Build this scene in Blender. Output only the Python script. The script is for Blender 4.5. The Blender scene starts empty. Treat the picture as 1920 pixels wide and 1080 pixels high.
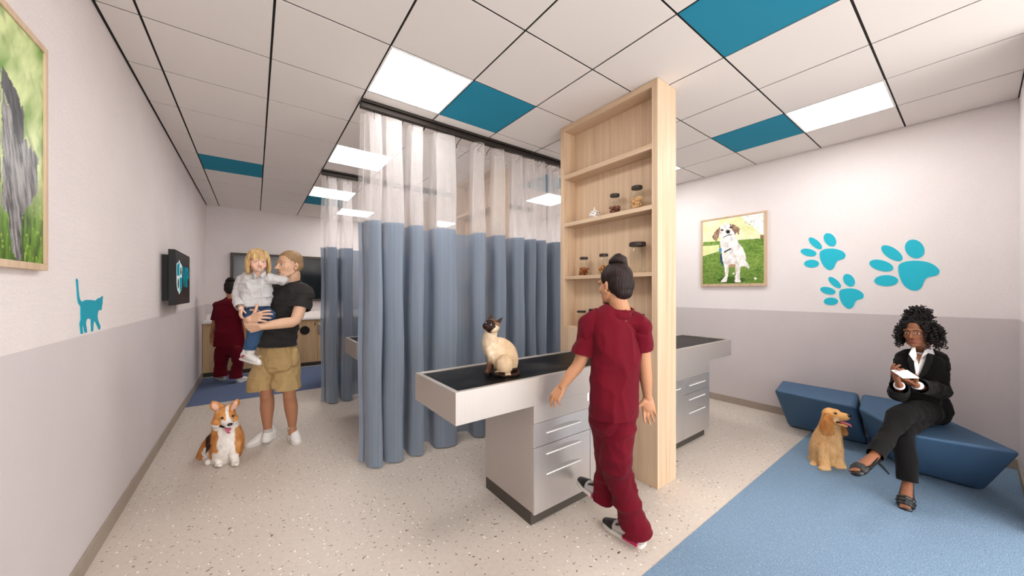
import bpy, bmesh, math, random
import numpy as np
from mathutils import Vector, Matrix, Euler, noise as mnoise

random.seed(7)
SC = bpy.context.scene
COL = SC.collection
PI = math.pi
FPX, YAW, HOR, EYE = 647.8, 0.64015, 546.8, 1.447
SY, CY = math.sin(YAW), math.cos(YAW)
CEIL = 3.014
XL, XR, YB = -0.706, 4.965, 8.31
YF, YR = -0.21, -2.6          # short return wall beside the bench, open rear edge behind the viewer

# ------------------------------------------------------------------ measuring
def W(px, py, d):
    """place a measured point of the photograph at its distance d"""
    u = (px - 960) / FPX; v = -(py - HOR) / FPX
    return Vector(((SY + u * CY) * d, (CY - u * SY) * d, EYE + v * d))
def on_x(px, py, x):
    u = (px - 960) / FPX
    return W(px, py, x / (SY + u * CY))
def on_y(px, py, y):
    u = (px - 960) / FPX
    return W(px, py, y / (CY - u * SY))

# ------------------------------------------------------------------ tags
def link(o, parent=None):
    COL.objects.link(o)
    if parent is not None:
        o.parent = parent
        o.matrix_parent_inverse = Matrix.Translation(-parent.location)
    return o
def tag(o, label=None, cat=None, group=None, kind=None):
    if label: o['label'] = label
    if cat: o['category'] = cat
    if group: o['group'] = group
    if kind: o['kind'] = kind
    return o
def thing(name, label, cat, loc=(0, 0, 0), group=None):
    o = bpy.data.objects.new(name, None)
    o.empty_display_size = 0.1
    COL.objects.link(o); o.location = loc
    return tag(o, label, cat, group)
def struct(o): o['kind'] = 'structure'; return o
def dup(root, loc, label=None):
    r = root.copy(); COL.objects.link(r); r.location = loc
    if label: r['label'] = label
    for ch in list(root.children):
        c = ch.copy(); COL.objects.link(c); c.parent = r
        for g in list(ch.children):
            k = g.copy(); COL.objects.link(k); k.parent = c
    return r

# ------------------------------------------------------------------ materials
def lin(h):
    if isinstance(h, (tuple, list)): return tuple(h[:3]) + (1,)
    h = h.lstrip('#'); v = [int(h[i:i + 2], 16) / 255 for i in (0, 2, 4)]
    return tuple((c / 12.92 if c <= .04045 else ((c + .055) / 1.055) ** 2.4) for c in v) + (1,)
class NT:
    def __init__(s, name):
        s.m = bpy.data.materials.new(name); s.m.use_nodes = True
        s.t = s.m.node_tree; s.t.nodes.clear()
        s.out = s.n('ShaderNodeOutputMaterial')
    def n(s, typ, **kw):
        x = s.t.nodes.new(typ)
        for k, v in kw.items(): setattr(x, k, v)
        return x
    def l(s, a, b): s.t.links.new(a, b)
    def coord(s, scale=(1, 1, 1), kind='Object'):
        tc = s.n('ShaderNodeTexCoord'); mp = s.n('ShaderNodeMapping')
        mp.inputs['Scale'].default_value = scale
        s.l(tc.outputs[kind], mp.inputs['Vector']); return mp.outputs['Vector']
    def noise(s, vec, scale, detail=3, rough=.5):
        x = s.n('ShaderNodeTexNoise'); x.inputs['Scale'].default_value = scale
        x.inputs['Detail'].default_value = detail; x.inputs['Roughness'].default_value = rough
        if vec is not None: s.l(vec, x.inputs['Vector'])
        return x
    def ramp(s, fac, stops):
        r = s.n('ShaderNodeValToRGB'); e = r.color_ramp.elements
        while len(e) < len(stops): e.new(.5)
        for i, (p, c) in enumerate(stops): e[i].position = p; e[i].color = lin(c)
        s.l(fac, r.inputs['Fac']); return r.outputs['Color']
    def mix(s, fac, a, b, typ='MIX'):
        x = s.n('ShaderNodeMix', data_type='RGBA', blend_type=typ)
        if isinstance(fac, (int, float)): x.inputs[0].default_value = fac
        else: s.l(fac, x.inputs[0])
        for sock, v in ((x.inputs[6], a), (x.inputs[7], b)):
            if hasattr(v, 'links'): s.l(v, sock)
            else: sock.default_value = lin(v)
        return x.outputs[2]
    def bsdf(s, color, rough=.6, metal=0, spec=.35, normal=None, **kw):
        b = s.n('ShaderNodeBsdfPrincipled')
        if hasattr(color, 'links'): s.l(color, b.inputs['Base Color'])
        else: b.inputs['Base Color'].default_value = lin(color)
        if hasattr(rough, 'links'): s.l(rough, b.inputs['Roughness'])
        else: b.inputs['Roughness'].default_value = rough
        b.inputs['Metallic'].default_value = metal
        b.inputs['Specular IOR Level'].default_value = spec
        if normal is not None: s.l(normal, b.inputs['Normal'])
        for k, v in kw.items(): b.inputs[k.replace('_', ' ')].default_value = v
        return b
    def bump(s, height, strength=.3, dist=.01):
        b = s.n('ShaderNodeBump'); b.inputs['Strength'].default_value = strength
        b.inputs['Distance'].default_value = dist; s.l(height, b.inputs['Height'])
        return b.outputs['Normal']
    def done(s, shader): s.l(shader.outputs[0], s.out.inputs['Surface']); return s.m

def plain(name, col, rough=.6, metal=0, spec=.35, bump=None, var=None):
    t = NT(name); v = t.coord()
    c = col; nrm = None
    if var:
        ns = t.noise(v, var[0], 4)
        c = t.mix(ns.outputs['Fac'], col, var[1])
    if bump:
        nb = t.noise(v, bump[0], 4); nrm = t.bump(nb.outputs['Fac'], bump[1], bump[2] if len(bump) > 2 else .004)
    return t.done(t.bsdf(c, rough, metal, spec, nrm))
def wallpaint(name, c1, c2, fine=150, strength=.5, streak=None):
    t = NT(name); v = t.coord()
    n1 = t.noise(v, fine, 3); n2 = t.noise(v, 2.5, 4)
    c = t.mix(n2.outputs['Fac'], c1, c2)
    h = n1.outputs['Fac']
    if streak:
        v2 = t.coord(streak); n3 = t.noise(v2, 1, 4, .6)
        mm = t.n('ShaderNodeMath', operation='ADD'); t.l(h, mm.inputs[0]); t.l(n3.outputs['Fac'], mm.inputs[1]); h = mm.outputs[0]
    c = t.mix(.10, c, t.ramp(n1.outputs['Fac'], [(.35, '#000000'), (.65, '#ffffff')]), 'SOFT_LIGHT')
    return t.done(t.bsdf(c, .85, 0, .2, t.bump(h, strength, .004)))
def wood(name, a, b, d, axis='z', rough=.5):
    t = NT(name)
    sc = {'z': (26, 26, .9), 'x': (.9, 26, 26), 'y': (26, .9, 26)}[axis]
    n1 = t.noise(t.coord(sc), 1.0, 5, .62)
    n2 = t.noise(t.coord(tuple(q * 5 for q in sc)), 1.0, 3, .6)
    n3 = t.noise(t.coord(tuple(q * .12 for q in sc)), 1.0, 2)
    c = t.ramp(n1.outputs['Fac'], [(.3, a), (.5, b), (.72, d)])
    c = t.mix(.28, c, t.ramp(n2.outputs['Fac'], [(.3, a), (.6, d)]))
    c = t.mix(.25, c, t.ramp(n3.outputs['Fac'], [(.35, a), (.65, d)]))
    return t.done(t.bsdf(c, rough, 0, .3, t.bump(n2.outputs['Fac'], .12, .002)))
def steel(name, col, rough=.34, axis=(3, 3, 220), metal=.9):
    t = NT(name); n1 = t.noise(t.coord(axis), 1, 3)
    c = t.mix(n1.outputs['Fac'], col, tuple(x * .88 for x in lin(col)[:3]))
    return t.done(t.bsdf(c, rough, metal, .5, t.bump(n1.outputs['Fac'], .04, .001)))
def emit(name, col, s):
    t = NT(name); e = t.n('ShaderNodeEmission'); e.inputs[0].default_value = lin(col); e.inputs[1].default_value = s
    return t.done(e)
def vcol(name, rough=.7, spec=.25, bump=None, sss=0):
    """surface whose own colour patches are stored per vertex"""
    t = NT(name); a = t.n('ShaderNodeVertexColor'); a.layer_name = 'Col'
    nrm = None
    if bump:
        nb = t.noise(t.coord(bump[3] if len(bump) > 3 else (1, 1, 1)), bump[0], 4); nrm = t.bump(nb.outputs['Fac'], bump[1], bump[2])
    b = t.bsdf(a.outputs['Color'], rough, 0, spec, nrm)
    if sss:
        b.inputs['Subsurface Weight'].default_value = sss; b.inputs['Subsurface Radius'].default_value = (.012, .005, .003)
        b.inputs['Subsurface Scale'].default_value = .5
    return t.done(b)

MAT = {}
MAT['wall_up'] = wallpaint('wall_white_plaster', '#e6dfde', '#efe9e8', 120, .45)
MAT['wall_left'] = wallpaint('wall_brushed_plaster', '#ddd4d2', '#e7dfdd', 120, .55, (1.5, 2, 40))
MAT['wall_back'] = wallpaint('wall_striated_plaster', '#ddd5d3', '#e9e2e0', 90, .8, (1.6, 2, 55))
MAT['wall_low'] = wallpaint('wainscot_grey_plaster', '#c9c1c1', '#d2caca', 320, .28)
MAT['base'] = plain('baseboard_taupe', '#a5988c', .7, var=(12, '#978a7d'))
MAT['tile'] = plain('ceiling_tile_white', '#e6e0dc', .9, spec=.1)
MAT['gap'] = plain('ceiling_grid_dark', '#1b1613', .8)
MAT['teal_tile'] = plain('ceiling_tile_teal', '#2a87a4', .85, spec=.15)
MAT['lamp'] = emit('lamp_diffuser_glow', '#fdfaf8', 17.0)
MAT['lampframe'] = plain('lamp_frame_white', '#f2efec', .5)
MAT['oak_z'] = wood('pale_oak_upright', '#b79879', '#ccb093', '#dcc5a9', 'z')
MAT['oak_y'] = wood('pale_oak_shelf', '#b79879', '#ccb093', '#dcc5a9', 'y')
MAT['oak_x'] = wood('pale_oak_rail', '#b79879', '#ccb093', '#dcc5a9', 'x')
MAT['cab'] = wood('cabinet_oak', '#a98861', '#c2a27a', '#d2b58e', 'z')
MAT['steel'] = steel('brushed_steel', '#c3bbb5', .45, (220, 3, 3), .55)
MAT['steel_v'] = steel('brushed_steel_drawer', '#d2cdca', .38, (220, 3, 3), .75)
MAT['steel_d'] = steel('steel_recess_shade', '#aaa6a2', .5, (220, 3, 3), .5)  # darker tone paints the recess shade onto a flat patch
MAT['steel_b'] = plain('pull_lip_white', '#f6f4f2', .3)  # flat near-white, paler than the drawer steel
MAT['kick'] = plain('kick_plinth_dark', '#4a443e', .6)
MAT['dark'] = plain('shade_and_button_dark', '#17120f', .7)  # near-black: paints shade of cabinet openings, also colours a shirt button
MAT['black'] = plain('black_plastic', '#0b0b0b', .45)
MAT['lid'] = plain('lid_dark_brown', '#2a211e', .5, var=(60, '#3a302b'))
MAT['track'] = plain('track_bronze', '#2e2723', .45, .3)
MAT['white_top'] = plain('counter_white_quartz', '#e9e3df', .4, var=(8, '#f1ece8'))
MAT['decal'] = plain('decal_turquoise', '#24bcd3', .7)
MAT['decal_cat'] = plain('decal_cat_teal', '#0a98ae', .7)
MAT['plate'] = plain('switch_plate_white', '#e8e6e4', .4)

t = NT('floor_terrazzo'); v = t.coord()
n0 = t.noise(v, 1.3, 3); base = t.mix(n0.outputs['Fac'], '#c4b9ae', '#cfc4b9')
n1 = t.noise(v, 40, 3); base = t.mix(.12, base, t.ramp(n1.outputs['Fac'], [(.4, '#b9ac9f'), (.6, '#ddd2c6')]))
def chips(scale, thr, keep, colA, base, seed, stretch=(1, 1, 1)):
    vv = t.coord(stretch)
    nd = t.noise(vv, scale * 1.1, 1); ad = t.n('ShaderNodeVectorMath', operation='ADD'); t.l(vv, ad.inputs[0])
    sc_ = t.n('ShaderNodeVectorMath', operation='SCALE'); t.l(nd.outputs['Color'], sc_.inputs[0]); sc_.inputs['Scale'].default_value = .9 / scale
    t.l(sc_.outputs[0], ad.inputs[1])
    of = t.n('ShaderNodeVectorMath', operation='ADD'); t.l(ad.outputs[0], of.inputs[0]); of.inputs[1].default_value = (seed, seed * 2.3, .37)
    vo = t.n('ShaderNodeTexVoronoi'); vo.voronoi_dimensions = '2D'; vo.inputs['Scale'].default_value = scale; t.l(of.outputs[0], vo.inputs['Vector'])
    lt = t.n('ShaderNodeMath', operation='LESS_THAN'); t.l(vo.outputs['Distance'], lt.inputs[0]); lt.inputs[1].default_value = thr
    sp = t.n('ShaderNodeSeparateColor'); t.l(vo.outputs['Color'], sp.inputs[0])
    k = t.n('ShaderNodeMath', operation='LESS_THAN'); t.l(sp.outputs[0], k.inputs[0]); k.inputs[1].default_value = keep
    mu = t.n('ShaderNodeMath', operation='MULTIPLY'); t.l(lt.outputs[0], mu.inputs[0]); t.l(k.outputs[0], mu.inputs[1])
    return t.mix(mu.outputs[0], base, colA)
base = chips(15, .085, .30, '#4a3f36', base, 1.7, (1, 1.7, 1))
base = chips(22, .085, .22, '#6b5d51', base, 3.1, (1.7, 1, 1))
base = chips(18, .085, .30, '#fbf6f0', base, 7.9, (1.3, 1, 1))
base = chips(34, .10, .25, '#b3a696', base, 5.3)
MAT['floor'] = t.done(t.bsdf(base, .38, 0, .35))

def carpet(name, a, b, fleck):
    t = NT(name)
    n1 = t.noise(t.coord((60, 190, 60)), 1, 3); n2 = t.noise(t.coord(), 190, 2)
    c = t.ramp(n1.outputs['Fac'], [(.3, a), (.7, b)])
    c = t.mix(t.ramp(n2.outputs['Fac'], [(.66, '#000000'), (.74, '#ffffff')]), c, fleck)
    return t.done(t.bsdf(c, .95, 0, .1, t.bump(n1.outputs['Fac'], .8, .004)))
MAT['carpet'] = carpet('carpet_blue_woven', '#6a839c', '#8199af', '#b9c9d6')
MAT['carpet_far'] = carpet('carpet_blue_flat', '#5a6784', '#64718d', '#707c98')

t = NT('black_speckled_stone'); v = t.coord()
n1 = t.noise(t.coord((1, 1.6, 1)), 2.6, 4, .6); n2 = t.noise(v, 210, 2)
sp = t.ramp(n2.outputs['Fac'], [(.55, '#000000'), (.72, '#ffffff')]); cl = t.ramp(n1.outputs['Fac'], [(.50, '#000000'), (.72, '#ffffff')])
mm = t.mix(1.0, sp, cl, 'MULTIPLY')
MAT['stone'] = t.done(t.bsdf(t.mix(mm, '#0b0b0b', '#a8a29c'), .42, 0, .12))

t = NT('upholstery_blue'); v = t.coord(); n1 = t.noise(v, 420, 2); n2 = t.noise(v, 3, 2)
c = t.mix(n2.outputs['Fac'], '#3f5b77', '#486685'); c = t.mix(.12, c, t.ramp(n1.outputs['Fac'], [(.4, '#223c58'), (.6, '#5d82a4')]))
MAT['bench'] = t.done(t.bsdf(c, .62, 0, .3, t.bump(n1.outputs['Fac'], .25, .001)))

def cloth_sheer(name, col, col2, alpha, tlf, tint):
    """woven mesh: lets part of the light straight through (tinted by the yarn), scatters the rest; stacked pleats add up"""
    t = NT(name)
    tr = t.n('ShaderNodeBsdfTransparent'); tr.inputs[0].default_value = lin(tint); df = t.n('ShaderNodeBsdfDiffuse'); tl = t.n('ShaderNodeBsdfTranslucent')
    n1 = t.noise(t.coord((90, 90, .3)), 1, 3)
    c = t.mix(n1.outputs['Fac'], col, col2)
    t.l(c, df.inputs[0]); t.l(c, tl.inputs[0])
    m1 = t.n('ShaderNodeMixShader'); m1.inputs[0].default_value = tlf; t.l(df.outputs[0], m1.inputs[1]); t.l(tl.outputs[0], m1.inputs[2])
    lw = t.n('ShaderNodeLayerWeight'); lw.inputs[0].default_value = .35
    mr = t.n('ShaderNodeMapRange'); t.l(lw.outputs['Facing'], mr.inputs[0])
    mr.inputs[1].default_value = 0; mr.inputs[2].default_value = 1; mr.inputs[3].default_value = alpha; mr.inputs[4].default_value = min(1, alpha + .35)
    m2 = t.n('ShaderNodeMixShader'); t.l(mr.outputs[0], m2.inputs[0]); t.l(tr.outputs[0], m2.inputs[1]); t.l(m1.outputs[0], m2.inputs[2])
    return t.done(m2)
MAT['sheer'] = cloth_sheer('curtain_white_sheer', '#f8f4f3', '#fdfbfa', .22, .55, '#fefdfd')
MAT['blue_curtain'] = cloth_sheer('curtain_dusty_blue', '#8996a9', '#b1bcca', .56, .08, '#a8aeb8')

t = NT('clear_glass'); g = t.n('ShaderNodeBsdfGlossy'); g.inputs['Roughness'].default_value = .05
tr = t.n('ShaderNodeBsdfTransparent'); tr.inputs[0].default_value = (.96, .97, .96, 1)
lw = t.n('ShaderNodeLayerWeight'); lw.inputs[0].default_value = .12
pw = t.n('ShaderNodeMath', operation='MULTIPLY'); t.l(lw.outputs['Facing'], pw.inputs[0]); pw.inputs[1].default_value = .45
mx = t.n('ShaderNodeMixShader'); t.l(pw.outputs[0], mx.inputs[0]); t.l(tr.outputs[0], mx.inputs[1]); t.l(g.outputs[0], mx.inputs[2])
MAT['glass'] = t.done(mx)
t = NT('dark_screen_glass'); MAT['screen'] = t.done(t.bsdf('#0f1110', .12, 0, .5))
MAT['screen_off'] = plain('screen_charcoal', '#2b2624', .3)
MAT['bronze'] = plain('frame_bronze_brown', '#4b413c', .45)

# ------------------------------------------------------------------ mesh builder
class MB:
    def __init__(s, dens=1): s.v = []; s.f = []; s.mi = []; s.dens = dens
    def add(s, verts, faces, mi=0):
        b = len(s.v); s.v += [tuple(p) for p in verts]
        s.f += [tuple(b + i for i in q) for q in faces]; s.mi += [mi] * len(faces); return s
    def box(s, x0, x1, y0, y1, z0, z1, mi=0):
        vs = [(x, y, z) for x in (x0, x1) for y in (y0, y1) for z in (z0, z1)]
        return s.add(vs, [(0, 1, 3, 2), (4, 6, 7, 5), (0, 4, 5, 1), (2, 3, 7, 6), (0, 2, 6, 4), (1, 5, 7, 3)], mi)
    def prism(s, lo, hi, mi=0):
        n = len(lo); f = [tuple(range(n))[::-1], tuple(range(n, 2 * n))]
        f += [(i, (i + 1) % n, n + (i + 1) % n, n + i) for i in range(n)]
        return s.add(list(lo) + list(hi), f, mi)
    def lathe(s, c, prof, seg=24, mi=0, squash=(1, 1)):
        vs = []; f = []
        for r, z in prof:
            for k in range(seg):
                a = 2 * PI * k / seg; vs.append((c[0] + r * math.cos(a) * squash[0], c[1] + r * math.sin(a) * squash[1], c[2] + z))
        n = len(prof)
        for i in range(n - 1):
            for k in range(seg): f.append((i * seg + k, i * seg + (k + 1) % seg, (i + 1) * seg + (k + 1) % seg, (i + 1) * seg + k))
        f.append(tuple(range(seg))[::-1]); f.append(tuple((n - 1) * seg + k for k in range(seg)))
        return s.add(vs, f, mi)
    def tube(s, pts, rad, seg=12, up=None, mi=0, cap=True):
        """rad: number, list of numbers or list of (across, along-up) pairs"""
        P = [Vector(p) for p in pts]; n = len(P)
        R = [rad] * n if isinstance(rad, (int, float)) else list(rad)
        R = [(r, r) if isinstance(r, (int, float)) else r for r in R]
        if s.dens > 1 and n > 2:                                # round the bends of a limb or trunk
            def cr(a, b, c, d, t): return .5 * ((2 * b) + (c - a) * t + (2 * a - 5 * b + 4 * c - d) * t * t + (3 * b - a - 3 * c + d) * t ** 3)
            Q = []; S = []
            for i in range(n - 1):
                i0, i3 = max(i - 1, 0), min(i + 2, n - 1)
                for k in range(s.dens):
                    q = k / s.dens; Q.append(cr(P[i0], P[i], P[i + 1], P[i3], q))
                    S.append(tuple(max(.001, cr(R[i0][j], R[i][j], R[i + 1][j], R[i3][j], q)) for j in (0, 1)))
            P = Q + [P[-1]]; R = S + [R[-1]]; n = len(P)
        rings = []; prev = Vector(up) if up is not None else None
        seq = []
        for i in range(n):
            d = (P[min(i + 1, n - 1)] - P[max(i - 1, 0)])
            d = d.normalized() if d.length > 1e-9 else Vector((0, 0, 1))
            u = Vector(up) if up is not None else (prev if prev is not None else (Vector((0, 0, 1)) if abs(d.z) < .9 else Vector((1, 0, 0))))
            u = u - d * u.dot(d)
            if u.length < 1e-4: u = d.orthogonal()
            u.normalize(); prev = u; a = d.cross(u).normalized(); seq.append((P[i], d, a, u, R[i]))
        def ring(c, a, u, ra, ru): return [c + a * (ra * math.cos(2 * PI * k / seg)) + u * (ru * math.sin(2 * PI * k / seg)) for k in range(seg)]
        if cap:
            c, d, a, u, r = seq[0]; m = min(r)
            for q in (1.35, .95, .5): rings.append(ring(c - d * m * math.sin(q), a, u, r[0] * math.cos(q), r[1] * math.cos(q)))
        for c, d, a, u, r in seq: rings.append(ring(c, a, u, r[0], r[1]))
        if cap:
            c, d, a, u, r = seq[-1]; m = min(r)
            for q in (.5, .95, 1.35): rings.append(ring(c + d * m * math.sin(q), a, u, r[0] * math.cos(q), r[1] * math.cos(q)))
        vs = [p for rg in rings for p in rg]; nr = len(rings)
        f = [(i * seg + k, i * seg + (k + 1) % seg, (i + 1) * seg + (k + 1) % seg, (i + 1) * seg + k) for i in range(nr - 1) for k in range(seg)]
        f += [tuple(range(seg))[::-1], tuple((nr - 1) * seg + k for k in range(seg))]
        return s.add(vs, f, mi)
    def ell(s, c, r, rot=None, seg=20, rings=12, mi=0):
        c = Vector(c); rot = rot or Matrix.Identity(3)
        vs = []; f = []
        for i in range(1, rings):
            a = PI * i / rings
            for k in range(seg):
                b = 2 * PI * k / seg
                vs.append(c + rot @ Vector((r[0] * math.sin(a) * math.cos(b), r[1] * math.sin(a) * math.sin(b), r[2] * math.cos(a))))
        top = len(vs); vs.append(c + rot @ Vector((0, 0, r[2]))); bot = len(vs); vs.append(c - rot @ Vector((0, 0, r[2])))
        for i in range(rings - 2):
            for k in range(seg): f.append((i * seg + k, (i + 1) * seg + k, (i + 1) * seg + (k + 1) % seg, i * seg + (k + 1) % seg))
        for k in range(seg):
            f.append((top, k, (k + 1) % seg)); o = (rings - 2) * seg; f.append((bot, o + (k + 1) % seg, o + k))
        return s.add(vs, f, mi)
    def obj(s, name, mats, parent=None, smooth=False, bevel=0, seg=2):
        me = bpy.data.meshes.new(name); me.from_pydata(s.v, [], s.f)
        for m in (mats if isinstance(mats, (list, tuple)) else [mats]): me.materials.append(m)
        for p, i in zip(me.polygons, s.mi): p.material_index = i; p.use_smooth = smooth
        bm = bmesh.new(); bm.from_mesh(me); bmesh.ops.recalc_face_normals(bm, faces=bm.faces); bm.to_mesh(me); bm.free()
        o = bpy.data.objects.new(name, me); link(o, parent)
        if bevel:
            b = o.modifiers.new('edge', 'BEVEL'); b.width = bevel; b.segments = seg; b.limit_method = 'ANGLE'; b.angle_limit = .6
        return o
def box(name, m, dims, parent=None, bevel=.002, seg=2): return MB().box(*dims).obj(name, m, parent, False, bevel, seg)

# ------------------------------------------------------------------ camera
cam = bpy.data.cameras.new('camera'); cam.sensor_width = 36; cam.lens = FPX / 1920 * 36
cam.shift_y = (HOR - 540) / 1920; cam.clip_start = .02
co = bpy.data.objects.new('camera', cam); COL.objects.link(co)
co.location = (0, 0, EYE); co.rotation_euler = (PI / 2, 0, -YAW)
SC.camera = co
SC.view_settings.view_transform = 'Standard'; SC.view_settings.look = 'None'
SC.view_settings.gamma = 1; SC.view_settings.use_curve_mapping = False
SC.view_settings.exposure = 0.05
SC.cycles.use_denoising = True
SC.cycles.max_bounces = 8; SC.cycles.diffuse_bounces = 5; SC.cycles.glossy_bounces = 3
SC.cycles.transparent_max_bounces = 14; SC.cycles.transmission_bounces = 4
SC.cycles.caustics_reflective = False; SC.cycles.caustics_refractive = False
SC.cycles.sample_clamp_indirect = 6
wd = bpy.data.worlds.new('world'); SC.world = wd; wd.use_nodes = True
wd.node_tree.nodes['Background'].inputs[0].default_value = (.99, .985, .98, 1); wd.node_tree.nodes['Background'].inputs[1].default_value = 5.0
# ================================================================== the room
T = .12
struct(MB().box(XL - T, XR + T, YR - T, YB + T, -.1, 0).obj('floor', MAT['floor']))
def wall(name, dims, up, axis_split=1.222):
    x0, x1, y0, y1 = dims
    return struct(MB().box(x0, x1, y0, y1, 0, axis_split, 0).box(x0, x1, y0, y1, axis_split, CEIL + .1, 1).obj(name, [MAT['wall_low'], MAT[up]]))
wall('wall_left', (XL - T, XL, YR, YB), 'wall_left')
wall('wall_right', (XR, XR + T, YR, YB), 'wall_up')
wall('wall_back', (XL - T, XR + T, YB, YB + T), 'wall_back')
wall('wall_front', (3.7, XR, YF - .14, YF), 'wall_up')
wf = MB()                                  # added unseen frame without panes, open so world light fills the room
for xx in (XL - T, 0.6, 2.0, 3.4, XR + T - .06): wf.box(xx, xx + .06, YR - .08, YR, 0, CEIL)
for zz in (0, 2.3, CEIL - .08): wf.box(XL - T, XR + T, YR - .08, YR, zz, zz + .08)
struct(wf.obj('added_open_front', MAT['lampframe']))
struct(box('baseboard_left', MAT['base'], (XL, XL + .010, YR, 7.72, 0, .10)))
struct(box('baseboard_right', MAT['base'], (XR - .010, XR, YF, YB, 0, .085)))
struct(box('baseboard_front', MAT['base'], (3.7, XR, YF, YF + .010, 0, .085)))

# ceiling: dark grid plane above square tiles
P0x, P0y, PT = -.5218, 2.2264, .6088
TEAL = [(3, 0), (0, 5), (2, 7), (4, -3), (7, -2), (6, 2)]
LAMP = [(2, 0), (2, 3), (2, 6), (3, 8), (6, 8), (7, 3), (7, 0), (7, -3), (2, -3), (2, -6), (7, -6), (7, 6)]  # last four are unseen, added for illumination along the same rows
cb = MB(); cb.box(XL - T, XR + T, YR - T, YB + T, CEIL + .0042, CEIL + .10, 1)
G = .0065
for i in range(-1, 10):
    for j in range(-8, 11):
        x0, x1 = P0x + PT * i + G, P0x + PT * (i + 1) - G
        y0, y1 = P0y + PT * j + G, P0y + PT * (j + 1) - G
        x0, x1 = max(x0, XL + .016), min(x1, XR); y0, y1 = max(y0, YR), min(y1, YB)
        if x1 - x0 < .03 or y1 - y0 < .03 or (i, j) in TEAL or (i, j) in LAMP: continue
        cb.box(x0, x1, y0, y1, CEIL, CEIL + .004, 0)
struct(cb.obj('ceiling', [MAT['tile'], MAT['gap']]))
TL = {(3, 0): 'teal ceiling panel beside the light above the near curtain rail', (0, 5): 'teal ceiling panel on the left, above the wall screen',
      (2, 7): 'small teal ceiling panel farthest back, behind the far curtain', (4, -3): 'largest teal ceiling panel, at the top edge of the photo',
      (7, -2): 'teal ceiling panel beside the light over the bench wall', (6, 2): 'teal ceiling panel seen through the sheer top of the near curtain'}
for (i, j) in TEAL:
    o = MB().box(P0x + PT * i + G, P0x + PT * (i + 1) - G, P0y + PT * j + G, P0y + PT * (j + 1) - G, CEIL - .001, CEIL + .004).obj('ceiling_panel', MAT['teal_tile'])
    tag(o, TL[(i, j)], 'ceiling panel', 'teal ceiling panels')
LL = {(2, 0): 'square ceiling light directly in front of the near curtain rail, largest lit panel', (2, 3): 'square ceiling light between the near and far curtain rails',
      (2, 6): 'square ceiling light behind the far curtain, third back in the left row', (3, 8): 'square ceiling light farthest back, low above the dark wall screen',
      (6, 8): 'tiny ceiling light seen through the near curtain above its blue half', (7, 3): 'ceiling light seen through the near curtain beside the shelf tower',
      (7, 0): 'ceiling light just peeking out to the right of the shelf tower', (7, -3): 'square ceiling light over the bench wall, right side of the photo'}
for (i, j) in LAMP:
    x0, x1, y0, y1 = P0x + PT * i + .004, P0x + PT * (i + 1) - .004, P0y + PT * j + .004, P0y + PT * (j + 1) - .004
    r = thing('ceiling_light', LL.get((i, j), 'unseen square ceiling light added for illumination, continuing the lamp rows'), 'ceiling light', ((x0 + x1) / 2, (y0 + y1) / 2, CEIL), 'square ceiling lights')
    MB().box(x0, x1, y0, y0 + .012, CEIL - .002, CEIL + .004).box(x0, x1, y1 - .012, y1, CEIL - .002, CEIL + .004).box(x0, x0 + .012, y0 + .012, y1 - .012, CEIL - .002, CEIL + .004).box(x1 - .012, x1, y0 + .012, y1 - .012, CEIL - .002, CEIL + .004).obj('frame', MAT['lampframe'], r)
    MB().box(x0 + .012, x1 - .012, y0 + .012, y1 - .012, CEIL - .001, CEIL + .003).obj('diffuser', MAT['lamp'], r)

# blue floor coverings
tag(MB().box(.2, XR - .011, YF + .011, 1.015, 0, .002).obj('carpet', MAT['carpet']), 'blue woven carpet area under the bench and woman', 'carpet')
tag(MB().box(XL + .011, 1.36, 5.89, 7.70, 0, .002).obj('carpet', MAT['carpet_far']), 'flat blue carpet area in front of the back cabinets', 'carpet')

# ------------------------------------------------------------------ curtain rails and curtains
def catmull(pts, n=10, closed=False):
    P = [Vector(p) for p in pts]; out = []; N = len(P)
    rng = range(N) if closed else range(N - 1)
    for i in rng:
        if closed: p0, p1, p2, p3 = P[i - 1], P[i], P[(i + 1) % N], P[(i + 2) % N]
        else: p0, p1, p2, p3 = P[max(i - 1, 0)], P[i], P[i + 1], P[min(i + 2, N - 1)]
        for k in range(n):
            s = k / n
            out.append(.5 * ((2 * p1) + (p2 - p0) * s + (2 * p0 - 5 * p1 + 4 * p2 - p3) * s * s + (3 * p1 - p0 - 3 * p2 + p3) * s ** 3))
    if not closed: out.append(P[-1])
    return out
def rail(y, x0, x1, label):
    r = thing('curtain_rail', label, 'curtain rail', ((x0 + x1) / 2, y, CEIL))
    MB().box(x0, x1, y - .045, y + .03, CEIL - .022, CEIL - .001).obj('mounting_strip', MAT['track'], r, False, .003)
    MB().box(x0, x1, y - .028, y + .028, CEIL - .062, CEIL - .024).obj('track', MAT['track'], r, False, .006)
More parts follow.
